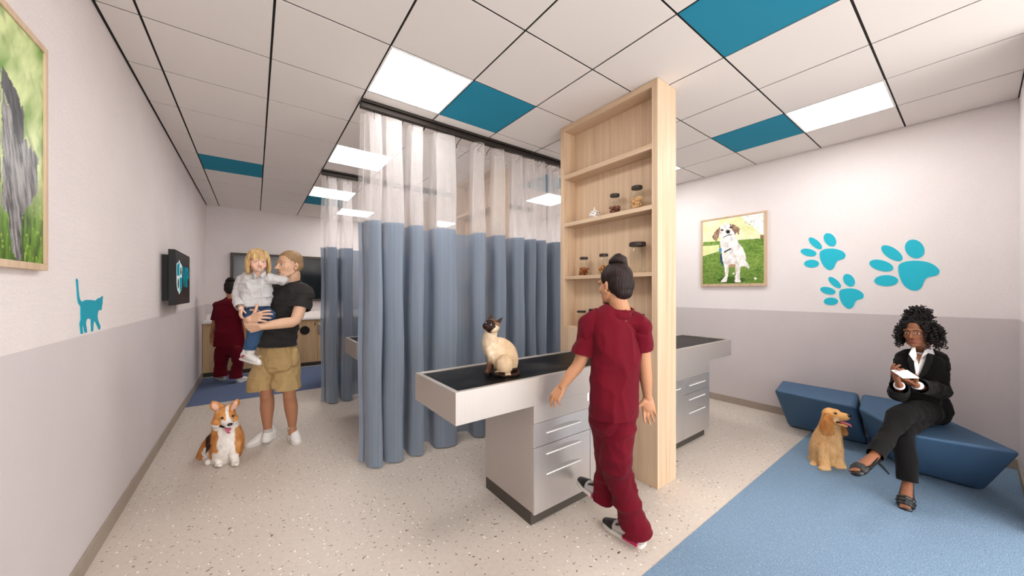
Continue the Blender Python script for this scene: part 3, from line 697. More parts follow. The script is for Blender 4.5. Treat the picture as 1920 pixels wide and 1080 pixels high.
# right wall: white dog with brown ears on a lawn
RY0, RY1, RZ0, RZ1 = 1.503, 2.265, 1.515, 2.425; XF = XR - .03; fr2 = .022
r = thing('framed_picture', 'framed photo of a white dog with brown ears on a lawn, right wall', 'picture', (XR, (RY0 + RY1) / 2, RZ0))
MB().box(XF, XR, RY0, RY1, RZ0, RZ0 + fr2 * 1.6).box(XF, XR, RY0, RY1, RZ1 - fr2, RZ1).box(XF, XR, RY0, RY0 + fr2 * 1.3, RZ0 + fr2 * 1.6, RZ1 - fr2).box(XF, XR, RY1 - fr2, RY1, RZ0 + fr2 * 1.6, RZ1 - fr2).obj('frame', MAT['oak_z'], r, False, .0015)
def paintR(u, v):
    y = RY1 - fr2 - (RY1 - RY0 - 2 * fr2) * u; z = RZ0 + fr2 + (RZ1 - RZ0 - 2 * fr2) * v
    ry = (RY1 - y) / (RY1 - RY0); rz = (RZ1 - z) / (RZ1 - RZ0)               # 0..1 across and down the frame
    X = 95 + 785 * ry; Yc = 145 + 820 * rz + 0 * ry                          # measured frame of the crop
    top = 210 - 122 * ry; bot = 1000 - 6 * ry; Yc = top + (bot - top) * rz
    n1 = fbm(X / 60, Yc / 60, 4, 3); n2 = fbm(X / 11, Yc / 7, 3, 8); n3 = fbm(X / 120, Yc / 90, 3, 18)
    C = mixc('#e3eaa4', '#f1f4cf', ramp01(n1, .3, .7))
    C = lay(C, (Yc < 300 - (700 - X) * 1.0 + 60) & (X > 560) & (Yc < (X - 560) * .95 + 120), mixc('#f3f7ee', '#ffffff', n1))
    C = lay(C, (n2 > .72) & (X > 640) & (Yc < 300), '#9aa59a')
    hor = 470 - (X - 130) * .06
    gr = mixc('#3f6a25', '#93b455', ramp01(n2 * .65 + n3 * .35, .28, .7))
    gr = gr * (1 - .35 * ramp01(Yc, 700, 980) * ramp01(n3, .3, .7))[..., None]
    C = lay(C, Yc > hor, gr)
    C = lay(C, inpoly([(110, 520), (335, 500), (340, 580), (130, 640), (110, 640)], X, Yc), mixc('#dfe79b', '#eef2c0', n1))
    C = lay(C, (X < 126) & (Yc > 230) & (Yc < 500), '#f4f6dc')
    jx = X + 14 * (fbm(X / 16, Yc / 16, 3, 61) - .5); jyy = Yc + 16 * (fbm(X / 14, Yc / 18, 3, 71) - .5)
    C = lay(C, (((X - 480) / 170) ** 2 + ((Yc - 930) / 40) ** 2 < 1), mixc('#2f4d1c', '#55752f', n2))
    wh = mixc('#d9d2cb', '#fdfbf8', ramp01(fbm(X / 26, Yc / 40, 4, 81), .25, .6))
    body = [(345, 470), (355, 560), (372, 640), (385, 700), (400, 780), (415, 880), (365, 930), (360, 955), (430, 955), (445, 880), (455, 770), (530, 770), (540, 860), (520, 940), (540, 958), (600, 955), (585, 880), (595, 770), (640, 760), (690, 795), (700, 770), (655, 690), (660, 640), (625, 550), (570, 470), (540, 400), (380, 400)]
    C = lay(C, inpoly(body, jx, jyy), wh)
    C = lay(C, inpoly([(455, 740), (535, 735), (535, 775), (455, 778)], jx, jyy), '#b99877')
    C = lay(C, ((jx - 440) / 112) ** 2 + ((jyy - 345) / 108) ** 2 < 1, wh)
    br = mixc('#7d5b45', '#b4977e', ramp01(fbm(X / 18, Yc / 30, 3, 91), .3, .7))
    C = lay(C, inpoly([(350, 285), (300, 320), (245, 400), (262, 432), (300, 462), (328, 410), (345, 350)], jx, jyy), br)
    C = lay(C, inpoly([(462, 250), (530, 262), (587, 305), (577, 378), (548, 352), (528, 385), (505, 330)], jx, jyy), br)
    for ex, ey in ((373, 322), (480, 290)): C = lay(C, ((X - ex) / 17) ** 2 + ((Yc - ey) / 12) ** 2 < 1, '#3a2a22')
    C = lay(C, ((X - 446) / 26) ** 2 + ((Yc - 343) / 23) ** 2 < 1, '#221c1a')
    C = lay(C, (abs(Yc - (415 - (X - 385) * .34 - 10 * np.sin((X - 385) / 105 * 3.1))) < 5) & (X > 385) & (X < 492), '#4d3a32')
    C = lay(C, (abs(Yc - (600 - (X - 380) * .5)) < 10) & (X > 395) & (X < 485), '#3b3d44')
    C = lay(C, ((X - 350) / 18) ** 2 + ((Yc - 566) / 28) ** 2 < 1, '#4f95c8')
    C = lay(C, inpoly([(345, 620), (370, 605), (372, 680), (395, 772), (372, 745), (350, 690)], X, Yc), '#22416b')
    C = lay(C, ((X - 763) / 15) ** 2 + ((Yc - 913) / 14) ** 2 < 1, '#fbfbf4')
    C = lay(C, ((X - 515) / 13) ** 2 + ((Yc - 852) / 13) ** 2 < 1, '#e6e8da')
    C = lay(C, (X > 815) & (Yc > 385) & (Yc < 432), '#8d7a52')
    return C
picture_mesh('print', r, lambda a, b: (XF + .006, RY1 - fr2 * .9 - (RY1 - RY0 - fr2 * 2.1) * a, RZ0 + fr2 * 1.5 + (RZ1 - RZ0 - fr2 * 2.4) * b), 220, 250, paintR, MAT['print'])

# ------------------------------------------------------------------ wall screen with a shield logo
r = thing('television', 'black wall mounted television showing a teal shield logo on the left wall', 'television', (XL, 4.95, 1.32))
TX = -.600
MB().box(-.650, TX, 4.515, 5.405, 1.319, 1.847).obj('casing', MAT['black'], r, False, .004)
MB().box(TX - .002, TX + .0015, 4.530, 5.390, 1.335, 1.833).obj('display', MAT['screen_off'], r)
MB().box(XL, -.650, 4.60, 5.30, 1.36, 1.80).obj('wall_mount', MAT['black'], r)
MAT['logo_teal'] = emit('screen_teal_glow', '#20aabc', .55); MAT['logo_white'] = emit('screen_white_glow', '#e6f1f2', .7)
lg = MB()
yc, zc, hw, hh = 4.71, 1.595, .145, .165
def shield(s):
    top = [(-1, .72), (-.6, .80), (-.25, .86), (0, 1.0), (.25, .86), (.6, .80), (1, .72)]
    bot = [(1, -.3), (.9, -.62), (.6, -.84), (.2, -.95), (0, -1.06), (-.2, -.95), (-.6, -.84), (-.9, -.62), (-1, -.3)]
    return [(yc + a * hw * s, zc + b * hh * s) for a, b in top + bot]
tri_obj(extrude_x(shield(1.0), TX + .001, TX + .003), 'logo_shield', MAT['logo_white'], r)
for poly in ([(-.93, .66), (-.5, .75), (-.04, .86), (-.04, .04), (-.93, .04)], [(.04, -.04), (.92, -.04), (.92, -.30), (.82, -.58), (.55, -.78), (.2, -.88), (.04, -.96)]):
    tri_obj(extrude_x([(yc + a * hw, zc + b * hh) for a, b in poly], TX + .002, TX + .004), 'logo_quarter', MAT['logo_teal'], r)
for (cy2, cz2, a2, b2, nm) in ((-.5, -.42, .20, .30, 'black'), (.45, .48, .13, .10, 'black'), (.45, .28, .20, .16, 'black')):
    tri_obj(extrude_x(ellipse(yc + cy2 * hw, zc + cz2 * hh, a2 * hw, b2 * hh, 0), TX + .003, TX + .005), 'logo_mark', MAT['black'], r)
tc = bpy.data.curves.new('letters', 'FONT'); tc.body = 'VIP'; tc.size = .30; tc.extrude = .001; tc.offset = .006
to = bpy.data.objects.new('letters', tc); COL.objects.link(to)
dg = bpy.context.evaluated_depsgraph_get(); me = bpy.data.meshes.new_from_object(to.evaluated_get(dg)); bpy.data.objects.remove(to)
xs = [v.co.x for v in me.vertices]; ys = [v.co.y for v in me.vertices]
for v in me.vertices:
    a = (v.co.x - min(xs)) / (max(xs) - min(xs)); b = (v.co.y - min(ys)) / (max(ys) - min(ys))
    v.co = Vector((TX + .0025 + v.co.z * .5, 4.895 + .40 * a, 1.495 + .215 * b))
me.materials.clear(); me.materials.append(MAT['logo_teal'])
link(bpy.data.objects.new('logo_letters', me), r)

# ------------------------------------------------------------------ bench in two upholstered blocks
def block(top, bot, label, h=.425):
    cx = sum(p[0] for p in top) / len(top); cy = sum(p[1] for p in top) / len(top)
    o = MB().prism([(x - cx, y - cy, .006) for x, y in bot], [(x - cx, y - cy, h) for x, y in top]).obj('bench', MAT['bench'], None, True)
    b = o.modifiers.new('soft_edge', 'BEVEL'); b.width = .035; b.segments = 5; b.limit_method = 'ANGLE'; b.angle_limit = .3; b.harden_normals = True
    o.location = (cx, cy, 0); return tag(o, label, 'bench', 'blue bench blocks')
block([(4.345, 1.262), (4.895, 1.345), (4.895, .706), (4.268, .641)], [(4.585, 1.204), (4.895, 1.235), (4.895, .664), (4.617, .598)], 'straight blue upholstered bench block along the wall, left of the woman')
block([(4.262, .622), (4.893, .686), (4.893, .365), (3.905, -.19), (3.75, .272)], [(4.611, .579), (4.893, .645), (4.893, .40), (4.213, -.045), (4.212, .346)], 'angled pointed blue upholstered bench block that the woman sits on')
# ================================================================== figure tools
RV = Vector((CY, -SY, 0)); DV = Vector((SY, CY, 0)); UV = Vector((0, 0, 1))   # right, away and up as the photo sees them
def h3(ix, iy, iz, seed):
    n = (ix * 374761393 + iy * 668265263 + iz * 1440662683 + seed * 974711) & 0x7fffffff
    n = ((n ^ (n >> 13)) * 1274126177) & 0x7fffffff
    return ((n ^ (n >> 16)) & 0xffff) / 65535.0
def n3(V, sc, seed=0):
    P = V * np.array(sc); I = np.floor(P).astype(np.int64); F = P - I; F = F * F * (3 - 2 * F); s = 0
    for a in (0, 1):
        for b in (0, 1):
            for c in (0, 1):
                w = (F[:, 0] if a else 1 - F[:, 0]) * (F[:, 1] if b else 1 - F[:, 1]) * (F[:, 2] if c else 1 - F[:, 2])
                s = s + w * h3(I[:, 0] + a, I[:, 1] + b, I[:, 2] + c, seed)
    return s
def ridge(V, sc, seed=0): return 1 - np.abs(2 * n3(V, sc, seed) - 1)
def sculpt(name, mb, voxel, m, parent, smooth=3, disp=None, paint=None, fac=.5, cuts=()):
    """merge overlapping closed volumes into one continuous skin"""
    me = bpy.data.meshes.new('tmp'); me.from_pydata(mb.v, [], mb.f)
    bm = bmesh.new(); bm.from_mesh(me); bmesh.ops.recalc_face_normals(bm, faces=bm.faces); bm.to_mesh(me); bm.free()
    o = bpy.data.objects.new('tmp', me); COL.objects.link(o)
    r = o.modifiers.new('r', 'REMESH'); r.mode = 'VOXEL'; r.voxel_size = voxel; r.adaptivity = 0
    if smooth:
        s = o.modifiers.new('s', 'SMOOTH'); s.factor = fac; s.iterations = smooth
    dg = bpy.context.evaluated_depsgraph_get()
    nm = bpy.data.meshes.new_from_object(o.evaluated_get(dg)); bpy.data.objects.remove(o); bpy.data.meshes.remove(me)
    nm.name = name
    if cuts:                                                    # (point, outward normal, reach): a clean open hem
        bm = bmesh.new(); bm.from_mesh(nm)
        for P, no, reach in cuts:
            P = Vector(P); no = Vector(no).normalized()
            vs = {v for v in bm.verts if (v.co - P).length < reach}
            fs = [f for f in bm.faces if all(v in vs for v in f.verts)]; es = list({e for f in fs for e in f.edges}); vv = list({v for f in fs for v in f.verts})
            bmesh.ops.bisect_plane(bm, geom=vv + es + fs, plane_co=P, plane_no=no, clear_outer=True)
        loose = [v for v in bm.verts if not v.link_faces]; bmesh.ops.delete(bm, geom=loose, context='VERTS')
        bm.to_mesh(nm); bm.free()
    n = len(nm.vertices)
    V = np.empty(n * 3); nm.vertices.foreach_get('co', V); V = V.reshape(-1, 3)
    if disp is not None:
        N = np.empty(n * 3); nm.vertices.foreach_get('normal', N); N = N.reshape(-1, 3)
        V = disp(V, N); nm.vertices.foreach_set('co', V.ravel()); nm.update()
    nm.polygons.foreach_set('use_smooth', np.ones(len(nm.polygons), bool))
    nm.materials.clear(); nm.materials.append(m)
    if paint is not None:
        C = np.ones((n, 4))
        if paint.__code__.co_argcount > 1:
            N = np.empty(n * 3); nm.vertices.foreach_get('normal', N); pc = paint(V, N.reshape(-1, 3))
        else: pc = paint(V)
        C[:, :3] = np.clip(pc, 0, 1)
        ca = nm.color_attributes.new('Col', 'FLOAT_COLOR', 'POINT'); ca.data.foreach_set('color', C.ravel())
    return link(bpy.data.objects.new(name, nm), parent)
def folds(*layers):
    """cloth creases: (scale xyz, amplitude, seed)"""
    def f(V, N):
        for sc, amp, seed in layers: V = V + N * ((ridge(V + .05 * (n3(V, (5, 5, 5), seed + 3) - .5)[:, None], sc, seed) ** 2 - .12) * amp * 1.35)[:, None]
        return V
    return f
def sleeve(parent, m, pts, rad, end, voxel=.006, disp=None, name='sleeve', reach=.3, seg=22):
    """a sleeve or trouser leg that ends in a clean open hem at its last point"""
    P = [Vector(p) for p in pts]; d = (P[-1] - P[-2]).normalized(); R = list(rad)
    mb = MB(); mb.tube(P + [P[-1] + d * .05], R + [R[-1]], seg)
    return sculpt(name, mb, voxel, m, parent, 3, disp, None, .5, [(P[-1], end, reach)])
class Frame:
    """local axes: x to the figure's left, y forward, z up"""
    def __init__(s, o, fwd, up=UV, k=1.0):
        s.o = Vector(o); s.y = Vector(fwd).normalized(); u = Vector(up); u = (u - s.y * u.dot(s.y)).normalized()
        s.z = u; s.x = u.cross(s.y).normalized() * 1.0; s.k = k
        s.x = s.y.cross(s.z) * -1
        s.R = Matrix((s.x, s.y, s.z)).transposed()
    def __call__(s, x, y, z): return s.o + (s.x * x + s.y * y + s.z * z) * s.k
    def inv(s, V):
        M = np.array([list(s.x), list(s.y), list(s.z)]); return ((V - np.array(list(s.o))) @ M.T) / s.k
    def rot(s, e=(0, 0, 0)): return s.R @ Euler(e).to_matrix()
def ray_dir(right, away, up=0): return (RV * right + DV * away + UV * up).normalized()

def hand(mb, wrist, f, n, side, k=1.0, curl=(20, 25, 15), spread=6, thumb=(.55, .75, .25), tcurl=18, curls=None):
    """f: wrist to knuckles, n: where the palm looks, side +1 right hand / -1 left; k=1 is an 18 cm hand"""
    f = Vector(f).normalized(); n = Vector(n); n = (n - f * n.dot(f)).normalized(); t = f.cross(n) * side
    w = Vector(wrist); base = [(.088, .030), (.093, .0095), (.088, -.0115), (.078, -.0305)]; L = [.070, .078, .072, .056]
    for i in range(4):
        kn = w + (f * base[i][0] + t * base[i][1] - n * .002) * k
        mb.tube([w + t * base[i][1] * .5 * k, w + (f * .045 + t * base[i][1] * .85) * k, kn], [.0135 * k, .0128 * k, .0105 * k], 10)
        ang = 0; p = kn; d0 = (f + t * math.tan(math.radians(spread * (1.2, .3, -.6, -1.6)[i]))).normalized()
        cs = curls[i] if curls else curl; pts = [kn]; 
        for q in range(3):
            ang += math.radians(cs[q] * (1, 1.05, 1.12, 1.2)[i]); d = d0 * math.cos(ang) + n * math.sin(ang)
            p = p + d * (L[i] * (.45, .30, .25)[q] * k); pts.append(p)
        r0 = (.0088, .009, .0086, .0076)[i] * k
        mb.tube(pts, [r0 * 1.05, r0, r0 * .92, r0 * .80], 10)
    mb.ell(w + (f * .048 + n * .006) * k, (.036 * k, .012 * k, .044 * k), Matrix((t, n, f)).transposed(), 14, 10)
    b = w + (f * .022 + t * .020 + n * .006) * k; td = (f * thumb[0] + t * thumb[1] + n * thumb[2]).normalized()
    p1 = b + td * .038 * k; ax = (f * .8 + n * .25 - t * .15).normalized()
    def bend(v, a): return (v * math.cos(math.radians(a)) + ax * math.sin(math.radians(a))).normalized()
    p2 = p1 + bend(td, tcurl) * .033 * k; p3 = p2 + bend(td, tcurl * 2) * .026 * k
    mb.tube([b, p1, p2, p3], [.0155 * k, .0125 * k, .0102 * k, .0082 * k], 10)

def head(mb, F, child=False, ears=True, nose=1.0):
    """one face: skull, jaw, brow, nose, lips, ears"""
    k = F.k
    E = lambda c, r, e=(0, 0, 0): mb.ell(F(*c), tuple(q * k for q in r), F.rot(e), 24, 16)
    T = lambda pts, rad: mb.tube([F(*p) for p in pts], [q * k for q in rad], 12)
    E((0, -.014, .036), (.074, .094, .082))
    if child:
        E((0, .018, -.018), (.068, .070, .078)); E((0, .030, -.060), (.052, .054, .042)); E((0, .070, -.084), (.020, .017, .015))
        for s in (-1, 1): E((s * .034, .050, -.036), (.030, .028, .028))
    else:
        E((0, .020, -.020), (.064, .068, .085)); E((0, .030, -.070), (.051, .056, .040)); E((0, .072, -.099), (.022, .018, .015))
        for s in (-1, 1): E((s * .036, .050, -.026), (.027, .025, .026)); T([(s * .054, -.008, -.050), (s * .046, .026, -.078), (s * .016, .066, -.098)], [.015, .014, .012])
    T([(-.046, .070, .022), (-.02, .083, .024), (0, .084, .020), (.02, .083, .024), (.046, .070, .022)], [.010, .010, .009, .010, .010])
    T([(0, .084, .012), (0, .096, -.012), (0, .106 + .004 * nose, -.032)], [.0075, .0085, .0105])
    for s in (-1, 1):
        E((s * .011, .093, -.036), (.0085, .010, .0075)); E((s * .030, .0735, -.001), (.0155, .0105, .0105))
        if ears: E((s * .075, -.012, -.012), (.0085, .018, .029), (0.15, 0, s * .35)); E((s * .077, -.006, -.038), (.006, .010, .012))
    T([(-.023, .079, -.062), (-.008, .0915, -.0585), (0, .091, -.060), (.008, .0915, -.0585), (.023, .079, -.062)], [.004, .0065, .006, .0065, .004])
    T([(-.020, .080, -.067), (0, .0905, -.0705), (.020, .080, -.067)], [.004, .0075, .004])
def face_paint(C, L, lip, brow, iris, lid=None, browz=.026, open_=1.0, blush=None, lw_=1.0, bt=1.0):
    """L: local points; eyes, brows and lips as colour patches on the skin"""
    x, y, z = L[:, 0], L[:, 1], L[:, 2]; fr = y > .045
    if blush is not None:
        for s in (-1, 1):
            w = np.exp(-(((x - s * .042) / .022) ** 2 + ((z + .036) / .018) ** 2)) * fr; C = C * (1 - .45 * w[:, None]) + L3(blush) * (.45 * w)[:, None]
        w = np.exp(-((x / .014) ** 2 + ((z + .034) / .012) ** 2)) * (y > .09); C = C * (1 - .3 * w[:, None]) + L3(blush) * (.3 * w)[:, None]
    for s in (-1, 1):
        bx = (x - s * .029) / .0185; bz = (z - browz + .004 * bx ** 2 + s * 0) / (.0038 * bt)
        C = lay(C, fr & (np.abs(bx) < 1) & (np.abs(bz) < 1), brow)
        ex = (x - s * .030) / .0145; ez = (z + .001) / (.0058 * open_)
        C = lay(C, fr & (np.abs(ex) < 1.15) & (np.abs((z - .0055 * open_ + .004 * ex ** 2) / .0012) < 1), lid or brow)
        inside = fr & (ex ** 2 + ez ** 2 < 1); C = lay(C, inside, '#c3b9b1')
        ir = inside & (((x - s * .030) / .0062) ** 2 + ((z + .0005) / .0062) ** 2 < 1); C = lay(C, ir, iris)
        C = lay(C, inside & (((x - s * .030) / .0030) ** 2 + (z / .0030) ** 2 < 1), '#0c0807')
        C = lay(C, fr & (((x - s * .0062) / .0032) ** 2 + ((z + .0425) / .0022) ** 2 < 1), '#5b3428')
    C = lay(C, (np.abs(x) > .074) & (((y + .006) / .007) ** 2 + ((z + .014) / .012) ** 2 < 1), C * np.array([.62, .5, .45]))
    lw = fr & (y > .074) & ((x / (.025 * lw_)) ** 2 + ((z + .064) / (.0115 * lw_)) ** 2 < 1); C = lay(C, lw, lip)
    C = lay(C, lw & (np.abs(z + .0645 - .05 * np.abs(x)) < .0013), '#4a221d')
    return C
def skin_tone(V, base, dark, seed=1):
    f = .55 * n3(V, (9, 9, 9), seed) + .45 * n3(V, (45, 45, 45), seed + 5); return L3(base) * (1 - .35 * f[:, None]) + L3(dark) * (.35 * f)[:, None]
MAT['skin'] = vcol('skin', .52, .35, (260, .10, .0008), .12)
MAT['hair'] = vcol('hair', .55, .22, (1, .5, .002, (220, 220, 18)))
MAT['fur'] = vcol('fur', .85, .12, (150, .55, .003))
def fabric(name, c, c2, rough=.85, weave=500, wrinkle=.35, spec=.15):
    t = NT(name); n1 = t.noise(t.coord(), weave, 2); n2 = t.noise(t.coord((1, 1, .6)), 16, 4, .55); n4 = t.noise(t.coord(), 3, 2)
    mm = t.n('ShaderNodeMath', operation='MULTIPLY_ADD'); t.l(n1.outputs['Fac'], mm.inputs[0]); mm.inputs[1].default_value = .12; t.l(n2.outputs['Fac'], mm.inputs[2])
    b = t.bsdf(t.mix(n4.outputs['Fac'], c, c2), rough, 0, spec, t.bump(mm.outputs[0], wrinkle, .012))
    b.inputs['Sheen Weight'].default_value = .04
    return t.done(b)
MAT['scrub'] = fabric('scrubs_maroon', '#66051a', '#540415')
MAT['charcoal'] = fabric('tee_charcoal', '#33302f', '#2b2928')
MAT['khaki'] = fabric('shorts_khaki', '#b59a6c', '#a88c5f')
MAT['white_shirt'] = fabric('shirt_white', '#c3c0c0', '#cdcbcb')
MAT['denim'] = fabric('denim_blue', '#3d5a7c', '#2f4866', .9, 700)
MAT['suit'] = fabric('suit_charcoal_black', '#141313', '#191818', .85, 700, .25, .08)
MAT['blouse'] = fabric('blouse_white', '#e9e9ec', '#f2f2f4', .7)
MAT['shoe_white'] = plain('sneaker_white_leather', '#dddad6', .5, var=(14, '#e9e7e3'))
MAT['sole'] = plain('sole_white_rubber', '#d5d0ca', .6)
MAT['sole_grey'] = plain('sole_dark_edge', '#6a645e', .7)
MAT['patent'] = plain('pump_black_leather', '#0e0d0d', .3, spec=.5)
MAT['pink'] = plain('stripe_raspberry', '#b02a58', .6)
MAT['shoe_black'] = plain('toe_cap_black', '#141316', .5)
MAT['grey_mesh'] = plain('shoe_grey_knit', '#b9b3b0', .7)

def shoe(parent, heel, toe, h, w, upper, sole, up=UV, top=.0, laces=None, name='shoe', sole_t=.022, ankle=None):
    """low sneaker between heel and toe points on its sole"""
    heel, toe = Vector(heel), Vector(toe); d = toe - heel; L = d.length; d = d / L; u = Vector(up); u = (u - d * u.dot(d)).normalized(); a = d.cross(u)
    P = lambda s, z, x=0: heel + d * (s * L) + u * z + a * x
    outl = [(0, .55), (.04, .78), (.15, .92), (.35, .88), (.55, .95), (.72, 1.0), (.86, .86), (.95, .58), (1.0, .2)]
    ring = [(s, x * w / 2) for s, x in outl] + [(s, -x * w / 2) for s, x in outl[::-1]]
    so = MB().prism([P(s, 0, x) for s, x in ring], [P(s, sole_t, x * 1.0) for s, x in ring])
    b = MB()
    b.tube([P(.10, .050 * h / .09), P(.28, .055 * h / .09), P(.5, .045 * h / .09), P(.72, .032), P(.90, .022)], [(w * .40, h * .52), (w * .41, h * .50), (w * .43, h * .40), (w * .43, .026), (w * .30, .018)], 18, up=u)
    b.tube([P(.14, .04), P(.17, h + top)], [(w * .38, w * .40), (w * .36, w * .42)], 16, up=d)
    if ankle is not None:
        an = Vector(ankle); b.tube([an - u * .055 + d * .012, an - u * .02 + d * .004, an + u * .004], [(w * .40, w * .50), (w * .40, w * .46), (w * .41, w * .45)], 18, up=d)
    o = sculpt(name, b, .006, upper, parent, 3)
    so.obj('sole', sole, o, False, .004)
    if laces:
        for q in range(4):
            s = .36 + .085 * q; z = h * (1.03 - .15 * q)
            MB().tube([P(s, z - .014, -w * .24), P(s + .03, z + .001, 0), P(s, z - .014, w * .24)], .0035, 6).obj('lace', laces, o, True)
    return o
HAIRMATS = 0
def bun_hair(parent, F, bun, br, seed):
    """sleek hair drawn up into a bun"""
    k = F.k; b = MB()
    E = lambda c, r, e=(0, 0, 0): b.ell(F(*c), tuple(q * k for q in r), F.rot(e), 24, 16)
    E((0, -.024, .045), (.083, .098, .086)); E((0, -.056, .0), (.081, .070, .080)); E((0, -.068, -.045), (.060, .048, .048))
    bw = F.o + (Vector(bun) - F.o); base = F(0, -.03, .10)
    b.tube([base, bw], [.034 * k, .030 * k], 14)
    def disp(V, N):
        L = F.inv(V); a = np.arctan2(L[:, 0], L[:, 1] + .03) * 12
        return V + N * (.0009 * np.sin(a * 3 + 4 * n3(V, (25, 25, 25), seed)) + .003 * (n3(V, (60, 60, 14), seed) - .5))[:, None]
    P = lambda V: mixc('#120b0a', '#2c1d1a', n3(V, (70, 70, 20), seed))
    o = sculpt('hair', b, .0045, MAT['hair'], parent, 3, disp, P)
    c = MB(); up = (bw - base).normalized(); s1 = up.orthogonal().normalized(); s2 = up.cross(s1)
    c.ell(bw, (br * .92, br * .92, br * .80), seg=24, rings=16)
    for q in range(3):
        ph = q * 2.1; pts = []
        for j in range(22):
            a = ph + j * .36; rr = br * (.86 - .018 * j); pts.append(bw + (s1 * math.cos(a) + s2 * math.sin(a)) * rr + up * br * (-.45 + .048 * j))
        c.tube(pts, [br * .34] * 21 + [br * .22], 10)
    sculpt('hair_bun', c, .0045, MAT['hair'], o, 2, disp, P)
    c2 = MB(); c2.tube([bw - up * br * .72 + (s1 * math.cos(a) + s2 * math.sin(a)) * br * .62 for a in [2 * PI * j / 20 for j in range(21)]], br * .12, 8)
    return o

def coat(src, n, length, width, comb, seed=1, lift=.35, curl=0, keep=None, vary=.25):
    """loose hair over a sculpted animal: fine tapering locks that keep the skin's own colour patches"""
    me = src.data; rnd = np.random.RandomState(seed); nv = len(me.vertices)
    V = np.empty(nv * 3); me.vertices.foreach_get('co', V); V = V.reshape(-1, 3)
    N = np.empty(nv * 3); me.vertices.foreach_get('normal', N); N = N.reshape(-1, 3)
    C = np.empty(nv * 4); me.color_attributes['Col'].data.foreach_get('color', C); C = C.reshape(-1, 4)
    idx = rnd.randint(0, nv, n)
    if keep is not None: idx = idx[keep(V[idx])]
    n = len(idx); P = V[idx] - N[idx] * .001; Nn = N[idx]; cb = comb(P)
    T = cb - Nn * (cb * Nn).sum(1)[:, None]; T = T / (np.linalg.norm(T, axis=1)[:, None] + 1e-6) + rnd.normal(0, .22, (n, 3))
    D = T + Nn * lift; D = D / np.linalg.norm(D, axis=1)[:, None]
    L = (length(P) if callable(length) else length) * (.65 + .7 * rnd.rand(n)); B = np.cross(D, Nn); B = B / (np.linalg.norm(B, axis=1)[:, None] + 1e-6) * width
    mid = P + D * (L * .55)[:, None]; D2 = D + T * .35 - np.array([0, 0, .25]) + rnd.normal(0, curl, (n, 3)); tip = mid + D2 / np.linalg.norm(D2, axis=1)[:, None] * (L * .5)[:, None]
    vs = np.stack([P - B, P + B, mid - B * .7, mid + B * .7, tip], 1).reshape(-1, 3)
    k = np.arange(n) * 5; f = [(a, a + 1, a + 3, a + 2) for a in k] + [(a + 2, a + 3, a + 4) for a in k]
    m = bpy.data.meshes.new('coat'); m.from_pydata(vs.tolist(), [], f); m.materials.append(MAT['fur'])
    cc = C[idx] * (1 - vary / 2 + vary * rnd.rand(n))[:, None]; cc[:, 3] = 1; cc = np.repeat(cc, 5, 0)
    ca = m.color_attributes.new('Col', 'FLOAT_COLOR', 'POINT'); ca.data.foreach_set('color', cc.ravel())
    o = link(bpy.data.objects.new('coat', m), src.parent); o['kind'] = 'stuff'; return o
